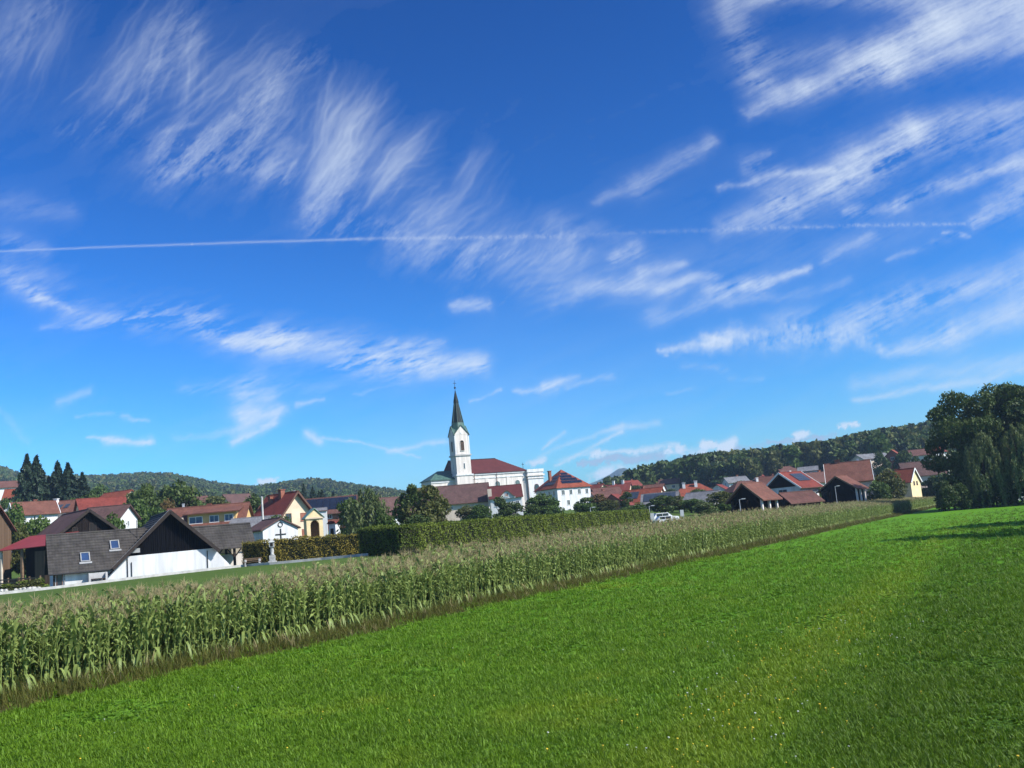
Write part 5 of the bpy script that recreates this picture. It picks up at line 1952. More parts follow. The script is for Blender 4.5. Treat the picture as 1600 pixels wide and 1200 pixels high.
    # four gables
    for f in range(4):
        g = MB().prism([(-tw, corner), (tw, corner), (0, peak)], -tw - .04, -tw + .5)
        o_ = g.build('tower_gable', M['white_old'], t)
        o_.rotation_euler = (0, 0, f * math.pi / 2)
        c_ = MB()
        for s in (-1, 1):
            c_.bar((s * (tw + .32), -tw - .05, corner - .2), (0, -tw - .05, peak + .18), .22, .34)
        c2 = c_.build('gable_coping', M['copper'], t)
        c2.rotation_euler = (0, 0, f * math.pi / 2)
    # saddle roofs behind the gables and the tall eight sided spire
    m = MB()
    e = tw + .3
    cc = corner - .15
    pk = peak + .1
    for f in range(4):
        a = f * math.pi / 2
        ca, sa = math.cos(a), math.sin(a)

        def rt(x, y, zz): return (x * ca - y * sa, x * sa + y * ca, zz)
        m.add([rt(-e, -e, cc), rt(0, -e, pk), rt(0, 0, pk + 1.2)], [(0, 1, 2)])
        m.add([rt(e, -e, cc), rt(0, -e, pk), rt(0, 0, pk + 1.2)], [(2, 1, 0)])
    m.build('spire_skirt', M['copper'], t)
    m = MB()
    rings = [(2.72, corner + .25), (2.32, peak - .1), (2.02, peak + 1.2), (0.78, tip - 4.3), (0.92, tip - 4.2), (0.80, tip - 3.4), (0.10, tip)]
    vs, fs = [], []
    for (r_, zz) in rings:
        for i in range(8):
            a = math.pi / 8 + i * math.pi / 4
            vs.append((r_ * math.cos(a), r_ * math.sin(a), zz))
    for k in range(len(rings) - 1):
        for i in range(8):
            fs.append((k * 8 + i, k * 8 + (i + 1) % 8, (k + 1) * 8 + (i + 1) % 8, (k + 1) * 8 + i))
    m.add(vs[:24], [f for f in fs if max(f) < 24])
    m.build('spire_foot', M['copper'], t)
    m2 = MB().add(vs, [f for f in fs if min(f) >= 16])
    sp = m2.build('spire', M['copper_dark'], t)
    for i in range(8):
        a = math.pi / 8 + i * math.pi / 4
        MB().bar((2.02 * math.cos(a), 2.02 * math.sin(a), peak + 1.2), (.78 * math.cos(a), .78 * math.sin(a), tip - 4.3), .09).build('seam', M['copper'], sp)
    MB().tube((0, 0, tip - .3), (0, 0, top), .07, .05, 6).build('finial', M['iron'], sp)
    MB().lathe([(.02, -.4), (.34, -.15), (.34, .15), (.02, .4)], 10, (0, 0, tip + .9)).build('ball', M['iron'], sp)
    MB().box(-.55, .55, -.06, .06, top - 1.1, top - .95).build('finial', M['iron'], sp)
    # openings
    zc = Z(697)
    for f in range(2):
        ho = link('belfry_opening', None, t)
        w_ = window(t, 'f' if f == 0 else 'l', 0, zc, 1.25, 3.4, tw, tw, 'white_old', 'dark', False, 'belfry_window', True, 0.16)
        bpy.data.objects.remove(ho)
        for j in range(7):
            s = MB()
            zz = zc - 1.5 + j * .40
            if f == 0:
                s.box(-.6, .6, -tw - .09, -tw - .032, zz, zz + .14)
            else:
                s.box(-tw - .09, -tw - .032, -.6, .6, zz, zz + .14)
            s.build('louvre', M['timber_lt'], w_)
        window(t, 'f' if f == 0 else 'l', 0.2, Z(729), 0.55, 1.9, tw + .02, tw + .02, 'white', 'glass', False, 'slit_window')
    # clock-like round panel in the front gable
    MB().lathe([(0.02, 0), (.45, 0), (.45, .08), (.02, .08)], 14, (0, 0, 0)).build('round_panel', M['frame'], t)
    o_ = [c for c in t.children if c.name.startswith('round_panel')][0]
    o_.rotation_euler = (R(90), 0, 0); o_.location = (0, -tw - .05, corner + .7)


church()

# ---- rectory
t_ = house('white three storey rectory with red hipped roof and black solar panels', 876.5, 733.5, 300, 12.2, 12.2, 5.6, 31, 'white', 'r_orange', hip=6.1, over=0.55, name='rectory', cat='house',
           wins=[('f', u, 1.6, 1.15, 1.6) for u in (-4.0, -1.2, 1.9, 4.7)] + [('f', u, 4.7, 1.1, 1.6) for u in (-2.4, 2.4)] + [('f', -2.2, 7.3, 1.2, 1.5)] +
           [('l', u, 1.6, 1.1, 1.6) for u in (-4.2, -1.6, 1.2, 4.0)] + [('l', u, 4.7, 1.1, 1.6) for u in (-3.2, 0.6, 3.8)])
rf_ = [c for c in t_.children if c.name.startswith('roof')][0]
h_ = t_['h']
for j, (s0, s1, xa, xb, n) in enumerate([(.20, .33, -3.5, 4.0, 6), (.36, .49, -3.0, 2.9, 5), (.52, .65, -2.5, 1.8, 4), (.68, .80, -1.5, 1.0, 3)]):
    for i in range(n):
        a, b = xa + (xb - xa) * i / n + .04, xa + (xb - xa) * (i + 1) / n - .04
        for face in (0, 1):
            if face == 1 and (j == 3 or i >= n - 1):
                continue
            pts = []
            for lift in (.22, .30):
                for (x, s) in ((a, s0), (b, s0), (b, s1), (a, s1)):
                    y = -6.65 * (1 - s)
                    pts.append((x, y, h_ - .25 + 5.85 * s + lift) if face == 0 else (y, x, h_ - .25 + 5.85 * s + lift))
            MB().add(pts, [(3, 2, 1, 0), (4, 5, 6, 7), (0, 1, 5, 4), (1, 2, 6, 5), (2, 3, 7, 6), (3, 0, 4, 7)]).build('solar_panel', M['solar' if face == 0 else 'solar_blue'], rf_)
MB().box(-4.3, -3.5, 0.3, 1.1, h_ + 1.2, h_ + 5.4).build('chimney', M['brick'], rf_)
MB().box(-4.45, -3.35, 0.15, 1.25, h_ + 5.4, h_ + 5.6).build('chimney', M['brick'], rf_)

# ---- long barn and small house below the church
house('long low barn with brown roof and beige wall below the church', 707, 758.5, 250, 17.5, 8.5, 4.2, 6, 'beige', 'r_purple', name='barn', cat='barn', over=0.7,
      wins=[('f', -0.9, 1.5, 0.9, 0.9), ('f', -2.2, 1.5, 0.9, 0.9), ('f', 5.5, 1.5, 0.9, 0.9)])
t_ = house('white cottage with red roof and a curved eyebrow dormer', 788, 758.5, 246, 8.0, 6.5, 2.9, 4, 'white', 'r_church', over=0.35, wins=[('f', -2.6, 1.6, 0.9, 1.2), ('f', 2.8, 1.6, 0.9, 1.2)])
h_ = t_['h']
pr = []
for i in range(9):
    u_ = -1 + 2 * i / 8
    pr.append((u_ * 2.1 + 0.2, h_ + 1.55 * (0.5 + 0.5 * math.cos(math.pi * u_))))
dm = MB().prism([(pr[0][0], h_ - .3)] + [(pr[-1][0], h_ - .3)] + pr[::-1], -3.72, -2.6).build('eyebrow_dormer', M['white'], t_)
cv = MB()
for i in range(8):
    cv.bar((pr[i][0], -3.8, pr[i][1] + .08), (pr[i + 1][0], -3.8, pr[i + 1][1] + .08), .18, .45)
cv.build('dormer_edge', M['frame_brown'], dm)
window(t_, 'f', 0.2, h_ + 0.55, 0.85, 0.95, 4.75, 3.72, 'frame', 'brick')
MB().box(-4.5, -3.5, -2.9, -1.9, h_ - 2.0, h_ + 2.4).build('chimney', M['beige'], t_)

# ---- the street and village east of the rectory
house('red roofed house with white front near the rectory', 946, 762, 330, 9, 8, 2.4, 12, 'white', 'r_brown', wins=[('f', -2, 1.0, 1, 1.1), ('f', 0.6, 1.0, 1, 1.1)])
house('house with bright red roof and two white chimneys on the slope', 966, 756, 400, 10, 8, 3.0, -20, 'cream', 'r_red', chim=[(-2, 0, .9, 1.5, 'frame'), (2, 0, .9, 1.5, 'frame')])
house('brown red house with gable front in the street below the hill', 961, 772, 270, 7.5, 8, 3.0, 70, 'brick', 'r_red', wins=[('l', 0, 0.4, 1, 1.2)])
house('orange roofed house with grey solar sheet beside dark trees', 1003, 764, 290, 12, 9, 4.0, -28, 'cream', 'r_orange', solar=[(-4.5, -0.5, .3, .8, 4, 2, -1, 'solar_blue')], chim=[(0, .6, .8, 1.4, 'brick')], wins=[('f', -3, 1.2, 1.1, 1.1), ('f', 0, 1.2, 1.1, 1.1), ('f', 3, 1.2, 1.1, 1.1)])
house('low house with dark blue solar roof among garden trees', 1031, 770, 255, 9, 7.5, 2.4, -14, 'cream', 'r_grey', solar=[(-4.2, 4.2, .1, .9, 5, 2, -1, 'solar_blue')])
house('wide orange red hipped roof with two tall white chimneys', 1082, 756, 340, 17, 12, 4.2, -6, 'cream', 'r_orange', hip=6, over=.6, chim=[(-3.2, -1.6, 1.0, 1.8, 'frame'), (1.0, -1.4, 1.0, 2.0, 'frame')])
house('grey white villa with charcoal roof below the wooded hillside', 1001, 743, 470, 13, 10, 4.0, 36, 'white', 'r_grey', wins=[('l', -2, .6, 1.3, 1.5), ('l', 2, .6, 1.3, 1.5), ('f', 0, 1.4, 1.6, 1.4)], verge='frame')
house('white terraced house with flat grey roof on the hill', 1030, 741, 480, 10, 9, 2.0, 10, 'white', 'r_grey', chim=[(-1, 0, 1.0, 2.4, 'frame')], wins=[('f', -2.5, 1.4, 1.5, 1.4), ('f', 1.5, 1.4, 1.5, 1.4)])
house('yellow house with balcony front on the hill', 1046, 748, 440, 9, 8, 2.2, -16, 'yellow', 'r_brown', wins=[('f', -2, 1.4, 1.4, 1.3), ('f', 2, 1.4, 1.4, 1.3), ('f', 0, 4.0, 1.4, 1.3)])
house('long pink flat roofed building under the wooded hill', 1066, 745, 450, 14, 8, 1.2, 4, 'pink', 'r_grey', wins=[('f', u, 1.6, 1.4, 1.3) for u in (-5, -2, 1, 4)])
house('blue grey roofed house in front of the wide hipped roof', 1098, 768, 265, 9, 8, 2.6, -34, 'grey', 'r_grey')
house('small white gabled house at the edge of the hill wood', 1124, 757, 380, 7, 7, 2.2, 62, 'white', 'r_red', wins=[('l', 0, .6, 1.2, 1.2)])
house('long brown roof ending in a hip behind the open barn', 1167, 751, 225, 9.5, 8, 2.2, 8, 'beige', 'r_brown', hip=2.5, over=.6, chim=[(2.2, -.6, .5, .9, 'frame')])
house('pale cottage with white gable on the wooded slope', 1174, 737, 430, 7, 7, 2.2, 20, 'white', 'r_red', wins=[('f', -1, 1.0, 1, 1), ('l', 0, .4, 1, 1)])
house('white house with brown roof high on the slope above the solar house', 1226, 729, 440, 8, 7, 2.2, 14, 'white', 'r_brown', wins=[('f', -2, 1.0, 1.1, 1.1), ('f', 1.4, 1.0, 1.1, 1.1)])
house('white bungalow with pale roof beside the hill wood', 1262, 729, 430, 8, 7, 1.8, -20, 'white', 'r_grey', wins=[('f', 0, 1.0, 1.4, 1.1)])


for (lab_, px_, ry_, Y_, L_, W_, ri_, ro_, wa_, rf_) in (
        ('little white cottage with brown roof low beside the rectory trees', 938, 768, 300, 6, 6, 2.0, 24, 'white', 'r_brown'),
        ('dark red gabled house peeping over the russet tree', 930, 757, 380, 7, 7, 2.6, -40, 'pink', 'r_red'),
        ('pale yellow house with red roof between the villa and the rectory', 984, 751, 420, 8, 7, 2.6, 30, 'yellow', 'r_red'),
        ('white house with rust roof behind the orange roofed house', 1020, 757, 370, 8, 7, 2.4, -24, 'white', 'r_rust'),
        ('grey roofed white house at the foot of the hill wood', 1148, 745, 400, 9, 7, 2.2, 12, 'white', 'r_grey'),
        ('rust roofed house behind the long brown hipped roof', 1200, 744, 320, 8, 7, 2.6, -30, 'cream', 'r_rust'),
        ('cream house with brown roof between the solar house and the large pink house', 1276, 738, 300, 8, 7, 2.8, 20, 'cream', 'r_brown')):
    house(lab_, px_, ry_, Y_, L_, W_, ri_, ro_, wa_, rf_, wins=[('f', -1.6, 1.1, 1.1, 1.2), ('f', 1.6, 1.1, 1.1, 1.2), ('l', 0, .3, 1.0, 1.1), ('r', 0, .3, 1.0, 1.1)], chim=[(1.2, .4, .7, 1.0, 'brick')])


# ---- open timber barns at the end of the maize
def open_barn(label, px, ridge_py, Y, L, W, rise, rot, roof, dz=0.0, fill='wood_dark'):
    p = at(px, ridge_py, Y)
    z = gz(p.x, Y)
    h = p.z - z - rise - .2
    t = thing('open_barn', label, 'barn', (p.x, Y, z), rot)
    L2, W2 = L / 2, W / 2
    rf = gable_roof(L, W, h, rise, .55).build('roof', M[roof], t)
    MB().tube((-L2 - .7, 0, h + rise + .21), (L2 + .7, 0, h + rise + .21), .1, .1, 6).build('ridge_cap', M[roof], rf)
    k = rise / W2
    for sy in (-1, 1):
        MB().bar((-L2 - .74, sy * (W2 + .55), h - .55 * k + .08), (-L2 - .74, 0, h + rise + .1), .08, .26).build('verge_board', M['timber_lt'], t)
    for x in (-L2 + .2, 0, L2 - .2):
        for y in (-W2 + .2, W2 - .2):
            MB().box(x - .16, x + .16, y - .16, y + .16, -.5, h).build('post', M['white_old' if y < 0 else 'timber'], t)
    MB().prism_x([(-W2, h - .1), (W2, h - .1), (0, h + rise - .1)], -L2 - .05, -L2 + .05).build('gable_boards', M[fill], t)
    MB().box(-L2 + .4, L2 - .4, W2 - .25, W2 - .1, -.5, h).build('back_boards', M[fill], t)
    MB().box(L2 - .2, L2 - .05, -W2 + .4, W2 - .4, -.5, h).build('end_boards', M[fill], t)
    for y in (-W2 + .2, W2 - .2):
        MB().box(-L2, L2, y - .12, y + .12, h, h + .22).build('beam', M['timber'], t)
    for y in (-1, 1):
        MB().bar((-L2 + .2, y * (W2 - .3), h - 1.2), (-L2 + .2, y * (W2 - 1.6), h + .1), .14).build('brace', M['timber'], t)
    print('BARN', h)
    return t


open_barn('open timber barn with rust brown tiled roof and white posts', 1175, 754.5, 152, 5.0, 5.5, 2.3, 47, 'r_rust')
house('low brown roofed annex leaning towards the open timber barn', 1243, 768.5, 160, 5.4, 5.2, 1.5, 18, 'wood_dark', 'r_brown', over=.5, name='barn_annex', cat='barn')
house('white house with red roof, white verges and a blue solar array', 1234, 737.5, 205, 6.6, 8.4, 3.0, 40, 'white', 'r_red', over=.8, verge='frame', gable='wood_dark',
      solar=[(-1.4, 2.9, .28, .82, 5, 4, -1, 'solar_blue')], wins=[('l', 0, 1.0, 2.2, 1.3), ('f', -2, 1.6, 1.1, 1.2), ('f', 2, 1.6, 1.1, 1.2)], chim=[(0.5, .5, .5, .7, 'frame')])
house('large pink house under a broad brown red roof with a brick chimney', 1323, 722, 238, 10.0, 11, 4.6, -18, 'pink', 'r_rust', over=.5, verge='frame',
      wins=[('r', -1.5, .4, 1.0, 1.2, 'frame_brown'), ('r', 1.5, .4, 1.0, 1.2, 'frame_brown')], chim=[(-2.2, .4, 1.2, 1.2, 'brick'), (2.6, .3, .5, .9, 'frame')])
t_ = open_barn('open barn with dark gable and brown red board side', 1314, 743.5, 198, 4.2, 7.6, 2.5, 48, 'r_rust')
house('cream gabled house with bright orange roof beside the broad tree', 1412, 732.5, 268, 5.4, 6.0, 3.4, -46, 'yellow', 'r_orange', over=.4, verge='frame', wins=[('r', -.9, .6, .8, 1.1, 'frame_brown'), ('r', .9, .6, .8, 1.1, 'frame_brown')])
house('long grey brown roofed farmhouse beside the dark tall trees', 1437, 721, 300, 11.5, 9.5, 4.0, -8, 'pink', 'r_purple', over=.6, wins=[('f', 1, 1.4, 1.0, 1.2), ('f', 3.5, 1.4, 1.0, 1.2)])
house('orange red house with one dark dormer window on the upper slope', 1395, 703, 390, 7, 7, 3.0, 60, 'brick', 'r_orange', wins=[('l', 0, .4, 1.3, 1.3)])
house('pale barn with long grey roof on the upper slope', 1360, 709, 400, 14, 8, 2.0, 20, 'beige', 'r_grey')
house('brown roofed white house by a small meadow on the upper slope', 1436, 702, 400, 9, 8, 2.4, -10, 'white', 'r_brown', wins=[('f', -2, 1.2, 1.1, 1.1), ('f', 2, 1.2, 1.1, 1.1)])
house('white house with small windows at the edge of the upper slope', 1458, 699, 420, 7, 7, 2.0, 25, 'white', 'r_red', wins=[('f', 0, 1.2, 1.1, 1.1), ('l', 0, 1.2, 1.1, 1.1)])
house('white rendered house glimpsed between the trunks of the tall trees', 1552, 728, 235, 9, 8, 2.4, 8, 'white', 'r_brown', wins=[('f', -2, 1.4, 1.1, 1.3), ('f', 2, 1.4, 1.1, 1.3)])
# ------------------------------------------------------------------ path and kerb
def ribbon(name, pts, width, lift, mat, skirt=0.0):
    """a strip draped on the ground along points; optional face on its meadow side"""
    P = []
    for a, b in zip(pts[:-1], pts[1:]):
        n = max(2, int(math.hypot(b[0] - a[0], b[1] - a[1]) / 1.5))
        P += [(a[0] + (b[0] - a[0]) * i / n, a[1] + (b[1] - a[1]) * i / n) for i in range(n)]
    P.append(pts[-1])
    P = np.array(P)
    T = np.gradient(P, axis=0)
    T /= np.linalg.norm(T, axis=1, keepdims=True)
    N = np.stack([T[:, 1], -T[:, 0]], 1)
    A, Bq = P + N * width / 2, P - N * width / 2
    zb = np.maximum(ground_z(A[:, 0], A[:, 1]), ground_z(Bq[:, 0], Bq[:, 1])) + lift
    m = MB()
    n = len(P)
    vs = [(A[i, 0], A[i, 1], zb[i]) for i in range(n)] + [(Bq[i, 0], Bq[i, 1], zb[i]) for i in range(n)]
    fs = [(i, i + 1, n + i + 1, n + i) for i in range(n - 1)]
    m.add(vs, fs)
    zl = ground_z(A[:, 0], A[:, 1]) - 0.3
    m.add([(A[i, 0], A[i, 1], zb[i]) for i in range(n)] + [(A[i, 0], A[i, 1], zl[i]) for i in range(n)], [(n + i, n + i + 1, i + 1, i) for i in range(n - 1)])
    zl = ground_z(Bq[:, 0], Bq[:, 1]) - 0.3
    m.add([(Bq[i, 0], Bq[i, 1], zb[i]) for i in range(n)] + [(Bq[i, 0], Bq[i, 1], zl[i]) for i in range(n)], [(i, i + 1, n + i + 1, n + i) for i in range(n - 1)])
    return m


M['gravel'] = plain('pale_gravel', (0.42, 0.39, 0.35), 0.95, 0.3, 2.5, bmp=0.02)
PATH = [hl(-40, -1.6)[:2], hl(-20, -2.0)[:2], hl(-11, -2.0)[:2], hl(4, -2.1)[:2], hl(8, -1.6)[:2], gp(420, 104.6), gp(500, 104.0), gp(572, 102.5), gp(600, 103.5)]
o_ = ribbon('path', PATH, 2.2, 0.05, None).build('path', M['gravel'], None)
o_['kind'] = 'structure'
KERB = [(x + 0.35, y - 1.25) for x, y in PATH[:-1]]
o_ = ribbon('kerb', KERB, 0.3, 0.26, None).build('kerb', M['concrete'], None)
o_['kind'] = 'structure'

# ------------------------------------------------------------------ small things by the path
def shrine_pillar():
    x, y = gp(424, 105.2)
    z = gz(x, y)
    t = thing('shrine_pillar', 'weathered carved stone shrine pillar standing in the hedge gap', 'shrine', (x, y, z), 10)
    MB().box(-.42, .42, -.42, .42, -.2, .35).build('base', M['stone'], t)
    MB().box(-.30, .30, -.30, .30, .35, .95).build('pedestal', M['stone'], t)
    MB().lathe([(.20, .95), (.24, 1.0), (.16, 1.15), (.21, 1.45), (.15, 1.75), (.22, 1.85)], 10).build('shaft', M['stone'], t, True)
    m = MB().box(-.26, .26, -.26, .26, 1.85, 2.35)
    m.build('tabernacle', M['stone'], t)
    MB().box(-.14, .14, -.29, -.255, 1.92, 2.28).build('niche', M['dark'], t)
    MB().add([(-.34, -.34, 2.35), (.34, -.34, 2.35), (.34, .34, 2.35), (-.34, .34, 2.35), (0, 0, 2.72)], [(0, 1, 4), (1, 2, 4), (2, 3, 4), (3, 0, 4), (3, 2, 1, 0)]).build('cap', M['stone'], t)


shrine_pillar()


def bench(label, px, Y, rot):
    x, y = gp(px, Y)
    t = thing('park_bench', label, 'bench', (x, y, gz(x, y)), rot)
    for s in (-1, 1):
        MB().box(s * .75 - .07, s * .75 + .07, -.2, .2, -.1, .72).build('leg', M['concrete'], t)
    for j in range(3):
        MB().box(-.95, .95, -.2 + j * .14, -.08 + j * .14, .42, .47).build('seat_slat', M['timber_lt'], t)
    for j in range(2):
        MB().box(-.95, .95, .2, .24, .58 + j * .16, .70 + j * .16).build('back_slat', M['timber_lt'], t)


bench('low wooden bench with concrete ends between shelter and shrine pillar', 393, 104.8, 4)
bx_, by_ = hl(-6.9, -0.3)[:2]
t_ = thing('wall_table', 'grey timber box seat against the white wing wall', 'seat', (bx_, by_, gz(bx_, by_)), 29)
MB().box(-.85, .85, -.30, .25, -.1, .12).build('base', M['frame_grey'], t_)
for s_ in (-1, 1):
    MB().box(s_ * .8 - .1, s_ * .8 + .1, -.28, .22, .12, 1.05).build('side', M['grey'], t_)
MB().box(-.7, .7, -.25, .15, .42, .52).build('seat', M['timber'], t_)
MB().box(-.9, .9, .1, .24, .52, 1.1).build('backrest', M['grey'], t_)


def rail_fence():
    a, b = gp(-20, 117.5), gp(62, 114)
    t = thing('rail_fence', 'brown wooden rail fence in front of the firewood shed', 'fence', (a[0], a[1], gz(*a)), 0)
    n = 5
    z0 = t.location.z
    pts = [(a[0] + (b[0] - a[0]) * i / n, a[1] + (b[1] - a[1]) * i / n) for i in range(n + 1)]
    loc = [(p[0] - a[0], p[1] - a[1], gz(*p) - z0) for p in pts]
    for p in loc:
        MB().box(p[0] - .07, p[0] + .07, p[1] - .07, p[1] + .07, p[2] - .2, p[2] + 1.35).build('post', M['timber_lt'], t)
    for p, q in zip(loc[:-1], loc[1:]):
        for hz in (.35, .75, 1.15):
            MB().bar((p[0], p[1] - .09, p[2] + hz), (q[0], q[1] - .09, q[2] + hz), .14, .05).build('rail', M['timber_lt'], t)


rail_fence()
# garden in front of the fence: shrubs and edging stones
for i_, (px_, Y_, w_, h_) in enumerate([(8, 109, 2.4, 1.1), (24, 108.5, 1.6, .8), (36, 110, 1.9, 1.2), (50, 109.4, 2.3, 1.35), (61, 110.2, 1.8, 1.3), (-14, 110, 2.2, 1.1)]):
    X_, _y = gp(px_, Y_)
    tree('low clipped garden shrub in the stone edged bed by the rail fence', px_, 0, Y_, w_ * 1.15, 'bush', 'leaf_olive' if i_ % 2 else 'hedge', i_ % 3, 'garden shrubs in the stone edged bed', 'garden_shrub', 'shrub', 900, .06, X=X_, h=h_)
rs = random.Random(8)
for i_ in range(9):
    X_, Y_ = gp(2 + i_ * 7.2, 108.0 + .5 * rs.random())
    m = MB()
    r_ = .22 + .12 * rs.random()
    bm = bmesh.new(); bmesh.ops.create_icosphere(bm, subdivisions=2, radius=r_)
    for v in bm.verts:
        v.co *= 0.8 + 0.35 * rs.random(); v.co.z *= .7
    me = bpy.data.meshes.new('garden_stone'); bm.to_mesh(me); bm.free(); me.materials.append(M['stone'])
    o_ = link('garden_stone', me); o_.location = (X_, Y_, gz(X_, Y_) + .08)
    tag(o_, 'pale rounded stone edging the garden bed by the path', 'stone', 'stones edging the garden bed')


# ------------------------------------------------------------------ graveyard
q_ = random.Random(5)
for i_, (px_, Y_, h_, mt_) in enumerate([(463, 137, 2.0, 'iron'), (468, 141, 1.7, 'stone'), (473, 138, 2.2, 'iron'), (478, 143, 1.6, 'concrete'), (470, 146, 2.4, 'stone'), (459, 144, 1.8, 'iron'),
                                         (508, 141, 1.7, 'iron'), (512, 146, 1.5, 'stone'), (534, 138, 1.5, 'concrete'), (541, 142, 1.7, 'stone'), (548, 137, 1.4, 'concrete')]):
    x_, y_ = gp(px_, Y_)
    t_ = thing('gravestone', {'iron': 'black polished', 'stone': 'mottled grey stone', 'concrete': 'pale concrete'}[mt_] + (' gravestone between the cross chapel and the yellow chapel' if px_ < 490 else ' gravestone beside the niche shrine beyond the hedge'), 'gravestone', (x_, y_, gz(x_, y_)), q_.uniform(-35, 5), 'gravestones beyond the hedge')
    MB().box(-.6, .6, -.3, .3, -.2, .25).build('plinth', M['stone'], t_)
    w_ = .45
    MB().prism([(-w_, .25), (w_, .25), (w_, h_ - .3), (w_ * .6, h_ - .06), (0, h_), (-w_ * .6, h_ - .06), (-w_, h_ - .3)], -.09, .09).build('slab', M[mt_], t_)
x_, y_ = gp(520, 131)
t_ = thing('graveyard_wall', 'low pale wall topped with light coping below the chapels', 'wall', (x_, y_, gz(x_, y_)), -2)
MB().box(-6.5, 7.0, -.15, .15, -.5, 1.5).build('wall', M['white_old'], t_)
MB().box(-6.6, 7.1, -.22, .22, 1.5, 1.62).build('coping', M['concrete'], t_)

# tall pole by the cream house
x_, y_ = gp(412, 150)
t_ = thing('utility_pole', 'tall pale pole rising behind the cross chapel', 'pole', (x_, y_, gz(x_, y_)))
zt_ = at(411, 777, 150).z - t_.location.z
MB().tube((0, 0, -.3), (0, 0, zt_), .20, .15, 8).build('shaft', M['concrete'], t_)
MB().tube((0, 0, zt_), (0, 0, zt_ + .12), .20, .05, 8).build('cap', M['metal'], t_)


# ------------------------------------------------------------------ street furniture and cars
def street_lamp(label, px, top, Y, arm=0.8):
    p = at(px, top, Y)
    z = gz(p.x, Y)
    t = thing('street_lamp', label, 'street lamp', (p.x, Y, z), 0, 'street lamps along the village road')
    h = p.z - z
    MB().tube((0, 0, -.2), (0, 0, .9), .11, .10, 8).tube((0, 0, .9), (0, 0, h), .075, .05, 8).build('pole', M['metal'], t)
    m = MB().tube((0, 0, h - .05), (arm * .5, 0, h + .02), .04, .035, 6)
    m.box(arm * .4, arm * 1.15, -.14, .14, h, h + .12)
    m.build('lamp_head', M['metal'], t)
    MB().box(arm * .45, arm * 1.05, -.11, .11, h - .03, h - .005).build('diffuser', M['frame'], t)


street_lamp('slim grey street lamp beside the white road sign at the hedge end', 1014, 791, 163)
street_lamp('grey street lamp in front of the dark gable of the open timber barn', 1155, 780.5, 146)
street_lamp('grey street lamp before the open barn with brown red boards', 1304.5, 760, 186)
street_lamp('short street lamp behind the long hedge near the rectory', 922, 793.5, 170)


def road_sign(label, px, top, bot, Y, w):
    p = at(px, top, Y)
    z = gz(p.x, Y)
    t = thing('road_sign', label, 'sign', (p.x, Y, z), -8)
    h = p.z - z
    ph = h - (at(px, bot, Y).z - z)
    for s in (-1, 1):
        MB().tube((s * w * .35, 0.06, -.2), (s * w * .35, 0.06, h), .035, .035, 6).build('post', M['metal'], t)
    MB().box(-w / 2, w / 2, -.03, .02, h - ph, h).build('panel', M['frame'], t)
    MB().box(-w / 2 - .03, w / 2 + .03, .021, .05, h - ph - .03, h + .03).build('backing', M['metal'], t)


road_sign('white rectangular road sign beside the slim street lamp', 1018.5, 802, 815, 158, .55)
road_sign('pale road sign standing past the parked white car', 1065, 797, 807, 165, .55)


def car(label, px, Y, rot, H=1.45, L=4.2, van=False):
    p = gp(px, Y)
    z = gz(*p)
    t = thing('parked_car', label, 'car', (p[0], p[1], z), rot, 'cars parked by the hedge end')
    W = .86
    if van:
        body = [(-L / 2, .35), (L / 2, .35), (L / 2, .95), (L / 2 - .5, 1.15), (L / 2 - 1.1, H), (-L / 2 + .1, H), (-L / 2, H - .2)]
    else:
        body = [(-L / 2, .35), (L / 2, .35), (L / 2, .78), (L / 2 - .15, .88), (L / 2 - 1.05, .98), (-L / 2 + .3, 1.0), (-L / 2, .85)]
    MB().prism(body, -W, W).build('body', M['car_white'], t)
    if not van:
        cab = [(L / 2 - 1.1, .97), (L / 2 - 1.85, H), (-L / 2 + .75, H), (-L / 2 + .3, .99)]
        MB().prism(cab, -W + .1, W - .1).build('cabin', M['car_white'], t)
    for s in (-1, 1):
        y = s * (W - .09 if not van else W + .01)
        z0, z1 = (1.03, H - .1) if not van else (1.1, H - .15)
        xa, xb = (-L / 2 + .7, L / 2 - 1.75) if not van else (-L / 2 + .3, L / 2 - 1.2)
        for k in range(2):
            a, b = xa + (xb - xa) * k / 2 + .04, xa + (xb - xa) * (k + 1) / 2 - .04
            MB().box(a, b, min(y, y + s * .012), max(y, y + s * .012), z0, z1).build('side_window', M['glass'], t)
        MB().box(L / 2 - .02, L / 2 + .02, s * .55 - .17, s * .55 + .17, .62, .76).build('headlight', M['frame'], t)
        for x in (-L / 2 + .8, L / 2 - .8):
            w = MB().tube((x, s * (W - .2), .32), (x, s * (W + .015), .32), .32, .32, 14).build('wheel', M['tyre'], t)
            MB().tube((x, s * (W + .015), .32), (x, s * (W + .03), .32), .20, .18, 10).build('rim', M['metal'], w)
    if not van:
        m = MB().add([(L / 2 - 1.09, -W + .2, 1.0), (L / 2 - 1.09, W - .2, 1.0), (L / 2 - 1.79, W - .2, H - .06), (L / 2 - 1.79, -W + .2, H - .06)], [(0, 1, 2, 3)])
        m.build('windscreen', M['glass'], t)


car('white hatchback parked behind the maize near the pale road sign', 1046, 150, 8, 1.5, 4.3)
car('white estate car parked across the road behind the white hatchback', 1041, 160, 14, 1.6, 4.6)

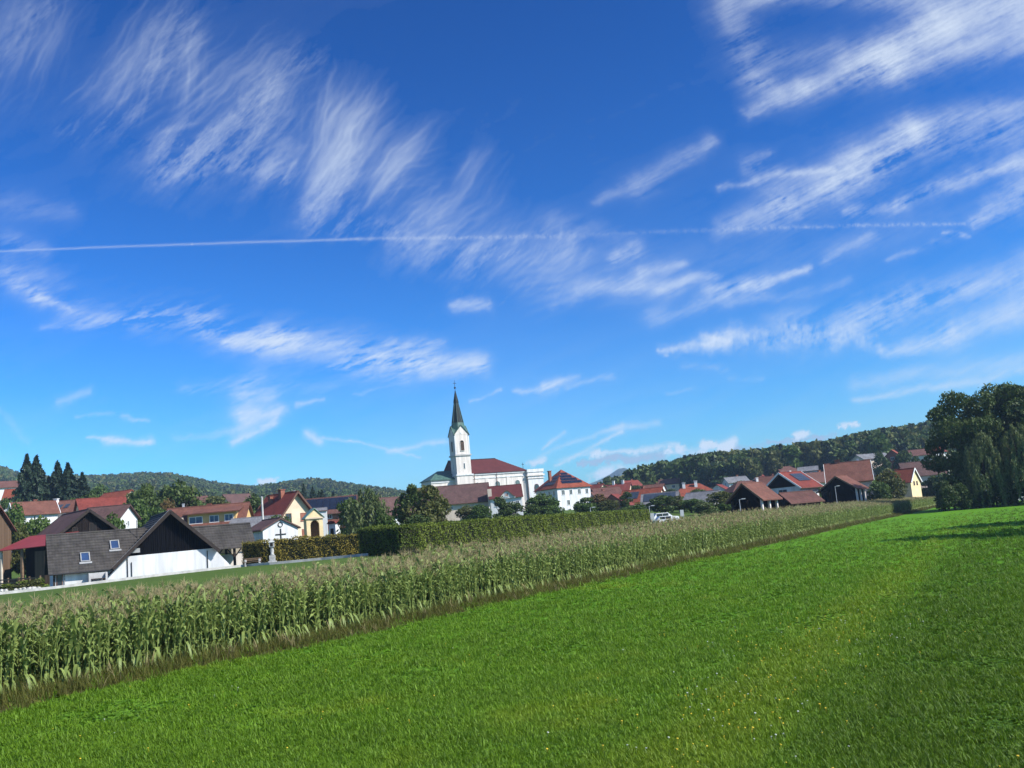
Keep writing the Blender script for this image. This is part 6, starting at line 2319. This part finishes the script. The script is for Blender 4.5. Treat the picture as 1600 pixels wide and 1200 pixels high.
# ------------------------------------------------------------------ trees
T_ = tree
for px_, top_, w_, v_, lab_ in ((42, 712, 15, 0, 'tallest dark spruce behind the small red roofed cottage'), (57, 714, 16, 1, 'broad dark spruce touching the tallest spruce'),
                                (90, 723, 15, 2, 'dark spruce twin standing above the three roof windows'), (106, 725, 15, 0, 'second twin spruce beside the spruce above the roof windows'),
                                (128, 740, 13, 1, 'lower dark spruce ending the row above the yellow gabled house'), (76, 746, 11, 2, 'shortest spruce filling the gap in the spruce row')):
    T_(lab_, px_, top_, 255 + (px_ % 7), w_, 'spruce', 'needle', v_, 'spruces behind the red roofs', n=6500, size=.036)
for px_, top_, Y_, w_, kind_, mt_, v_, lab_ in (
        (228, 742, 195, 11, 'tall', 'leaf_dark', 0, 'tall dark broadleaf tree rising behind the white house roof'),
        (282, 745, 200, 11.5, 'round', 'leaf_dark', 1, 'round dark tree between white house gable and ochre house'),
        (256, 757, 205, 9, 'tall', 'leaf_dark', 2, 'dark tree filling the gap behind the black gable'),
        (262, 776, 188, 7, 'round', 'leaf_rust', 0, 'reddish brown tree among dark trees behind the black gable'),
        (212, 775, 175, 7, 'round', 'leaf', 2, 'leafy tree beside the purple brown roof'),
        (245, 784, 165, 8, 'round', 'leaf', 3, 'mid green tree just above the white house ridge'),
        (336, 771, 240, 12, 'round', 'leaf_olive', 2, 'olive tree mass behind the ochre house roof'),
        (308, 778, 225, 8, 'round', 'leaf', 0, 'green tree behind the ochre house ridge'),
        (178, 796, 138, 5.4, 'round', 'leaf', 1, 'small green tree beside the gable of the dark barn'),
        (58, 800, 140, 8, 'bush', 'leaf', 2, 'broad green bush behind the purple brown barn roof'),
        (36, 812, 134, 6, 'bush', 'leaf_olive', 1, 'olive bush between cream walled house and barn roof'),
        (8, 770, 240, 7, 'round', 'leaf', 3, 'green tree beside the small red roofed cottage'),
        (156, 752, 290, 10, 'round', 'leaf', 1, 'rounded tree on the skyline beyond the spruces'),
        (82, 772, 235, 8, 'bush', 'leaf', 0, 'leafy bush at the foot of the spruces'),
        (34, 776, 245, 7, 'bush', 'leaf_dark', 1, 'dark bush below the spruces beside the cottage'),
        (140, 764, 245, 8, 'bush', 'leaf_dark', 2, 'dark bush behind the yellow gabled house'),
        (199, 764, 232, 6, 'round', 'leaf_dark', 3, 'small dark tree beside the broad orange red roof'),
        (398, 768, 225, 9, 'round', 'leaf_dark', 1, 'dark tree between hillside chalet and tall cream house'),
        (385, 784, 215, 8, 'bush', 'leaf_dark', 0, 'dark bush below the hillside chalet'),
        (434, 800, 160, 6, 'bush', 'leaf_dark', 2, 'dark round bush behind the cross chapel roof'),
        (571, 757, 128, 8.2, 'weep', 'leaf_silver', 0, 'large drooping silvery tree beside the hedge corner'),
        (545, 775, 134, 6.0, 'round', 'leaf', 2, 'green tree beside the drooping silvery tree'),
        (600, 790, 126, 4.5, 'bush', 'leaf', 1, 'low green tree at the foot of the drooping silvery tree'),
        (661, 750, 140, 8.4, 'round', 'leaf_olive', 3, 'large olive brown tree beside the long low barn'),
        (640, 755, 150, 7.0, 'tall', 'leaf_dark', 1, 'dark tree behind the large olive brown tree'),
        (688, 772, 142, 5.0, 'round', 'leaf_olive', 0, 'smaller olive tree covering the barn corner'),
        (652, 800, 128, 5.0, 'bush', 'leaf_dark', 2, 'dark bush under the large olive brown tree'),
        (728, 787, 190, 6.0, 'round', 'leaf_olive', 1, 'thin olive tree in front of the long low barn'),
        (748, 786, 188, 6.5, 'round', 'leaf', 2, 'leafy tree at the end of the long low barn'),
        (782, 776, 196, 6.5, 'tall', 'leaf_dark', 3, 'dark slender tree in front of the eyebrow dormer cottage'),
        (800, 782, 198, 7.0, 'round', 'leaf_dark', 0, 'dark round tree in front of the cottage wall'),
        (846, 768, 205, 9.5, 'round', 'leaf', 1, 'broad green tree between the church front and the rectory'),
        (826, 785, 200, 6.5, 'bush', 'leaf_dark', 2, 'dark bush at the foot of the church front'),
        (866, 786, 200, 5.0, 'bush', 'leaf', 0, 'green bush at the rectory corner'),
        (912, 774, 225, 8, 'round', 'leaf', 3, 'round green tree in front of the rectory end'),
        (932, 770, 232, 8.5, 'round', 'leaf_rust', 1, 'russet tree beside the rectory'),
        (950, 780, 225, 8, 'round', 'leaf_olive', 2, 'olive tree in the street beyond the rectory'),
        (978, 768, 245, 6, 'tall', 'leaf_dark', 3, 'narrow dark tree between red roofs'),
        (992, 784, 200, 7, 'bush', 'leaf', 1, 'low green bush at the hedge end'),
        (1036, 772, 205, 9.5, 'round', 'leaf_dark', 0, 'dark spreading tree behind the parked cars'),
        (1060, 772, 215, 8.5, 'round', 'leaf_olive', 3, 'yellowish green tree behind the pale road sign'),
        (1078, 778, 205, 8.0, 'bush', 'leaf', 2, 'leafy bush beyond the pale road sign'),
        (1100, 782, 185, 6.0, 'round', 'leaf_silver', 1, 'silvery small tree by the road'),
        (1124, 766, 195, 9.0, 'round', 'leaf_olive', 2, 'olive tree beside the open timber barn'),
        (1140, 784, 165, 6.0, 'bush', 'leaf', 3, 'green bush at the corner of the open timber barn'),
        (1112, 792, 168, 6.0, 'bush', 'leaf_dark', 0, 'dark bush along the road beside the barn'),
        (1268, 752, 250, 8, 'round', 'leaf', 1, 'green tree between the solar house and the broad pink house'),
        (1216, 748, 300, 9, 'round', 'leaf_dark', 2, 'dark tree rising behind the solar house'),
        (1296, 734, 330, 10, 'round', 'leaf', 3, 'leafy tree behind the large pink house roof'),
        (1158, 750, 360, 9, 'round', 'leaf_olive', 0, 'olive tree at the foot of the hill wood'),
        (1090, 762, 290, 8, 'round', 'leaf', 1, 'green tree in front of the wide hipped roof'),
        (1048, 762, 330, 8, 'round', 'leaf_dark', 3, 'dark tree between the orange roof and the hipped roof'),
        (944, 758, 350, 8, 'round', 'leaf', 2, 'green tree beyond the russet tree'),
        (972, 790, 195, 6, 'bush', 'leaf_dark', 0, 'dark bush behind the long hedge near its end'),
        (118, 774, 235, 8, 'bush', 'leaf', 1, 'leafy bush behind the three roof windows'),
        (20, 786, 180, 7, 'bush', 'leaf', 3, 'green bush below the small white gabled house'),
        (1015, 752, 430, 9, 'round', 'leaf_dark', 1, 'dark tree below the grey white villa'),
        (992, 757, 400, 9, 'round', 'leaf_dark', 2, 'dark tree beside the bright red roof on the slope'),
        (1126, 742, 420, 11, 'round', 'leaf', 3, 'rounded tree at the edge of the hill wood'),
        (1194, 748, 330, 10, 'round', 'leaf', 0, 'green tree behind the long brown hipped roof'),
        (1384, 729, 232, 10, 'round', 'leaf_olive', 1, 'broad olive tree beside the bright orange roof'),
        (1372, 748, 222, 8, 'bush', 'leaf', 2, 'leafy bush beside the open barn with brown red boards'),
        (1447, 747, 292, 9.0, 'round', 'leaf_dark', 3, 'dark tree in front of the grey brown farmhouse'),
        (1464, 733, 288, 11.0, 'tall', 'leaf_dark', 0, 'dark slim tree at the edge of the tall grove'),
        (1374, 705, 380, 10, 'tall', 'leaf_dark', 1, 'dark tree beside the pale barn on the upper slope'),
        (1410, 700, 385, 11, 'round', 'leaf_dark', 2, 'dark tree between houses on the upper slope'),
        (1424, 712, 370, 9, 'bush', 'leaf_dark', 3, 'dark bush below the houses on the upper slope')):
    T_(lab_, px_, top_, Y_, w_, kind_, mt_, v_, n=3000)
for px_, top_, v_ in ((474, 757, 0), (488, 761, 1), (503, 765, 2), (520, 770, 0), (498, 768, 1), (466, 768, 2)):
    T_('dark small spruce on the rise behind the solar roofed house', px_, top_, 300 + px_ % 9, 6.5, 'spruce', 'needle', v_, 'spruces behind the solar roofed house', n=6500, size=.036)
# the tall grove where the maize ends
for px_, top_, Y_, w_, kind_, mt_, v_, lab_ in (
        (1498, 610, 186, 16, 'grove', 'leaf_dark', 5, 'tall dark tree with a ragged crown where the maize ends'),
        (1556, 600, 190, 19, 'grove', 'leaf_dark', 6, 'tallest dark tree of the grove beside the meadow'),
        (1612, 600, 184, 21, 'grove', 'leaf_dark', 7, 'wide dark tree closing the grove along the meadow'),
        (1528, 668, 178, 9.5, 'weep', 'leaf_silver', 5, 'pale willow hanging in front of the tall dark trees'),
        (1586, 655, 176, 11, 'weep', 'leaf_silver', 6, 'broad pale willow beside the glimpsed white house'),
        (1494, 700, 182, 7.0, 'tall', 'leaf_dark', 8, 'dark lower tree at the maize end of the grove'),
        (1588, 605, 196, 18, 'grove', 'leaf', 9, 'green tree standing deep inside the tall grove'),
        (1655, 640, 172, 14, 'tall', 'leaf', 5, 'green tree at the outer end of the grove')):
    T_(lab_, px_, top_, Y_, w_, kind_, mt_, v_, n=15000, size=.017)
for px_, w_, h_, v_ in ((1484, 4.5, 3.6, 0), (1490, 5, 6.0, 1), (1499, 7, 7.5, 2), (1510, 5, 5.0, 3), (1520, 4, 3.5, 0), (1538, 4.5, 3.2, 2), (1566, 5, 4.2, 1), (1596, 5, 4.0, 2), (1618, 6, 5, 3)):
    x_, y_ = gp(px_, 176 + (px_ % 5))
    T_('dark shrub at the foot of the tall grove', px_, 0, y_, w_, 'bush', 'leaf_dark', v_, 'shrubs under the tall grove', X=x_, h=h_)
# two trees beyond the frame edge whose shade reaches the meadow
for X_, Y_, h_, w_, v_ in ((56, 67, 23, 17, 5), (68, 82, 24, 18, 6), (66, 66, 22, 17, 7)):
    T_('broad field tree shading the meadow', 1600, 0, Y_, w_, 'grove', 'leaf', v_, 'field trees shading the meadow', X=X_, h=h_)
# ------------------------------------------------------------------ the air
def haze():
    o = MB().box(-5800, 5800, -400, 6000, -1.3, 205).build('haze', None)
    o['kind'] = 'stuff'
    m = bpy.data.materials.new('thin_haze')
    m.use_nodes = True
    nt = m.node_tree
    nt.nodes.clear()
    v = nt.nodes.new('ShaderNodeVolumePrincipled')
    v.inputs['Color'].default_value = (0.50, 0.72, 1.0, 1)
    v.inputs['Density'].default_value = 0.00014
    v.inputs['Anisotropy'].default_value = 0.0
    out = nt.nodes.new('ShaderNodeOutputMaterial')
    nt.links.new(v.outputs[0], out.inputs['Volume'])
    o.data.materials.clear()
    o.data.materials.append(m)


haze()
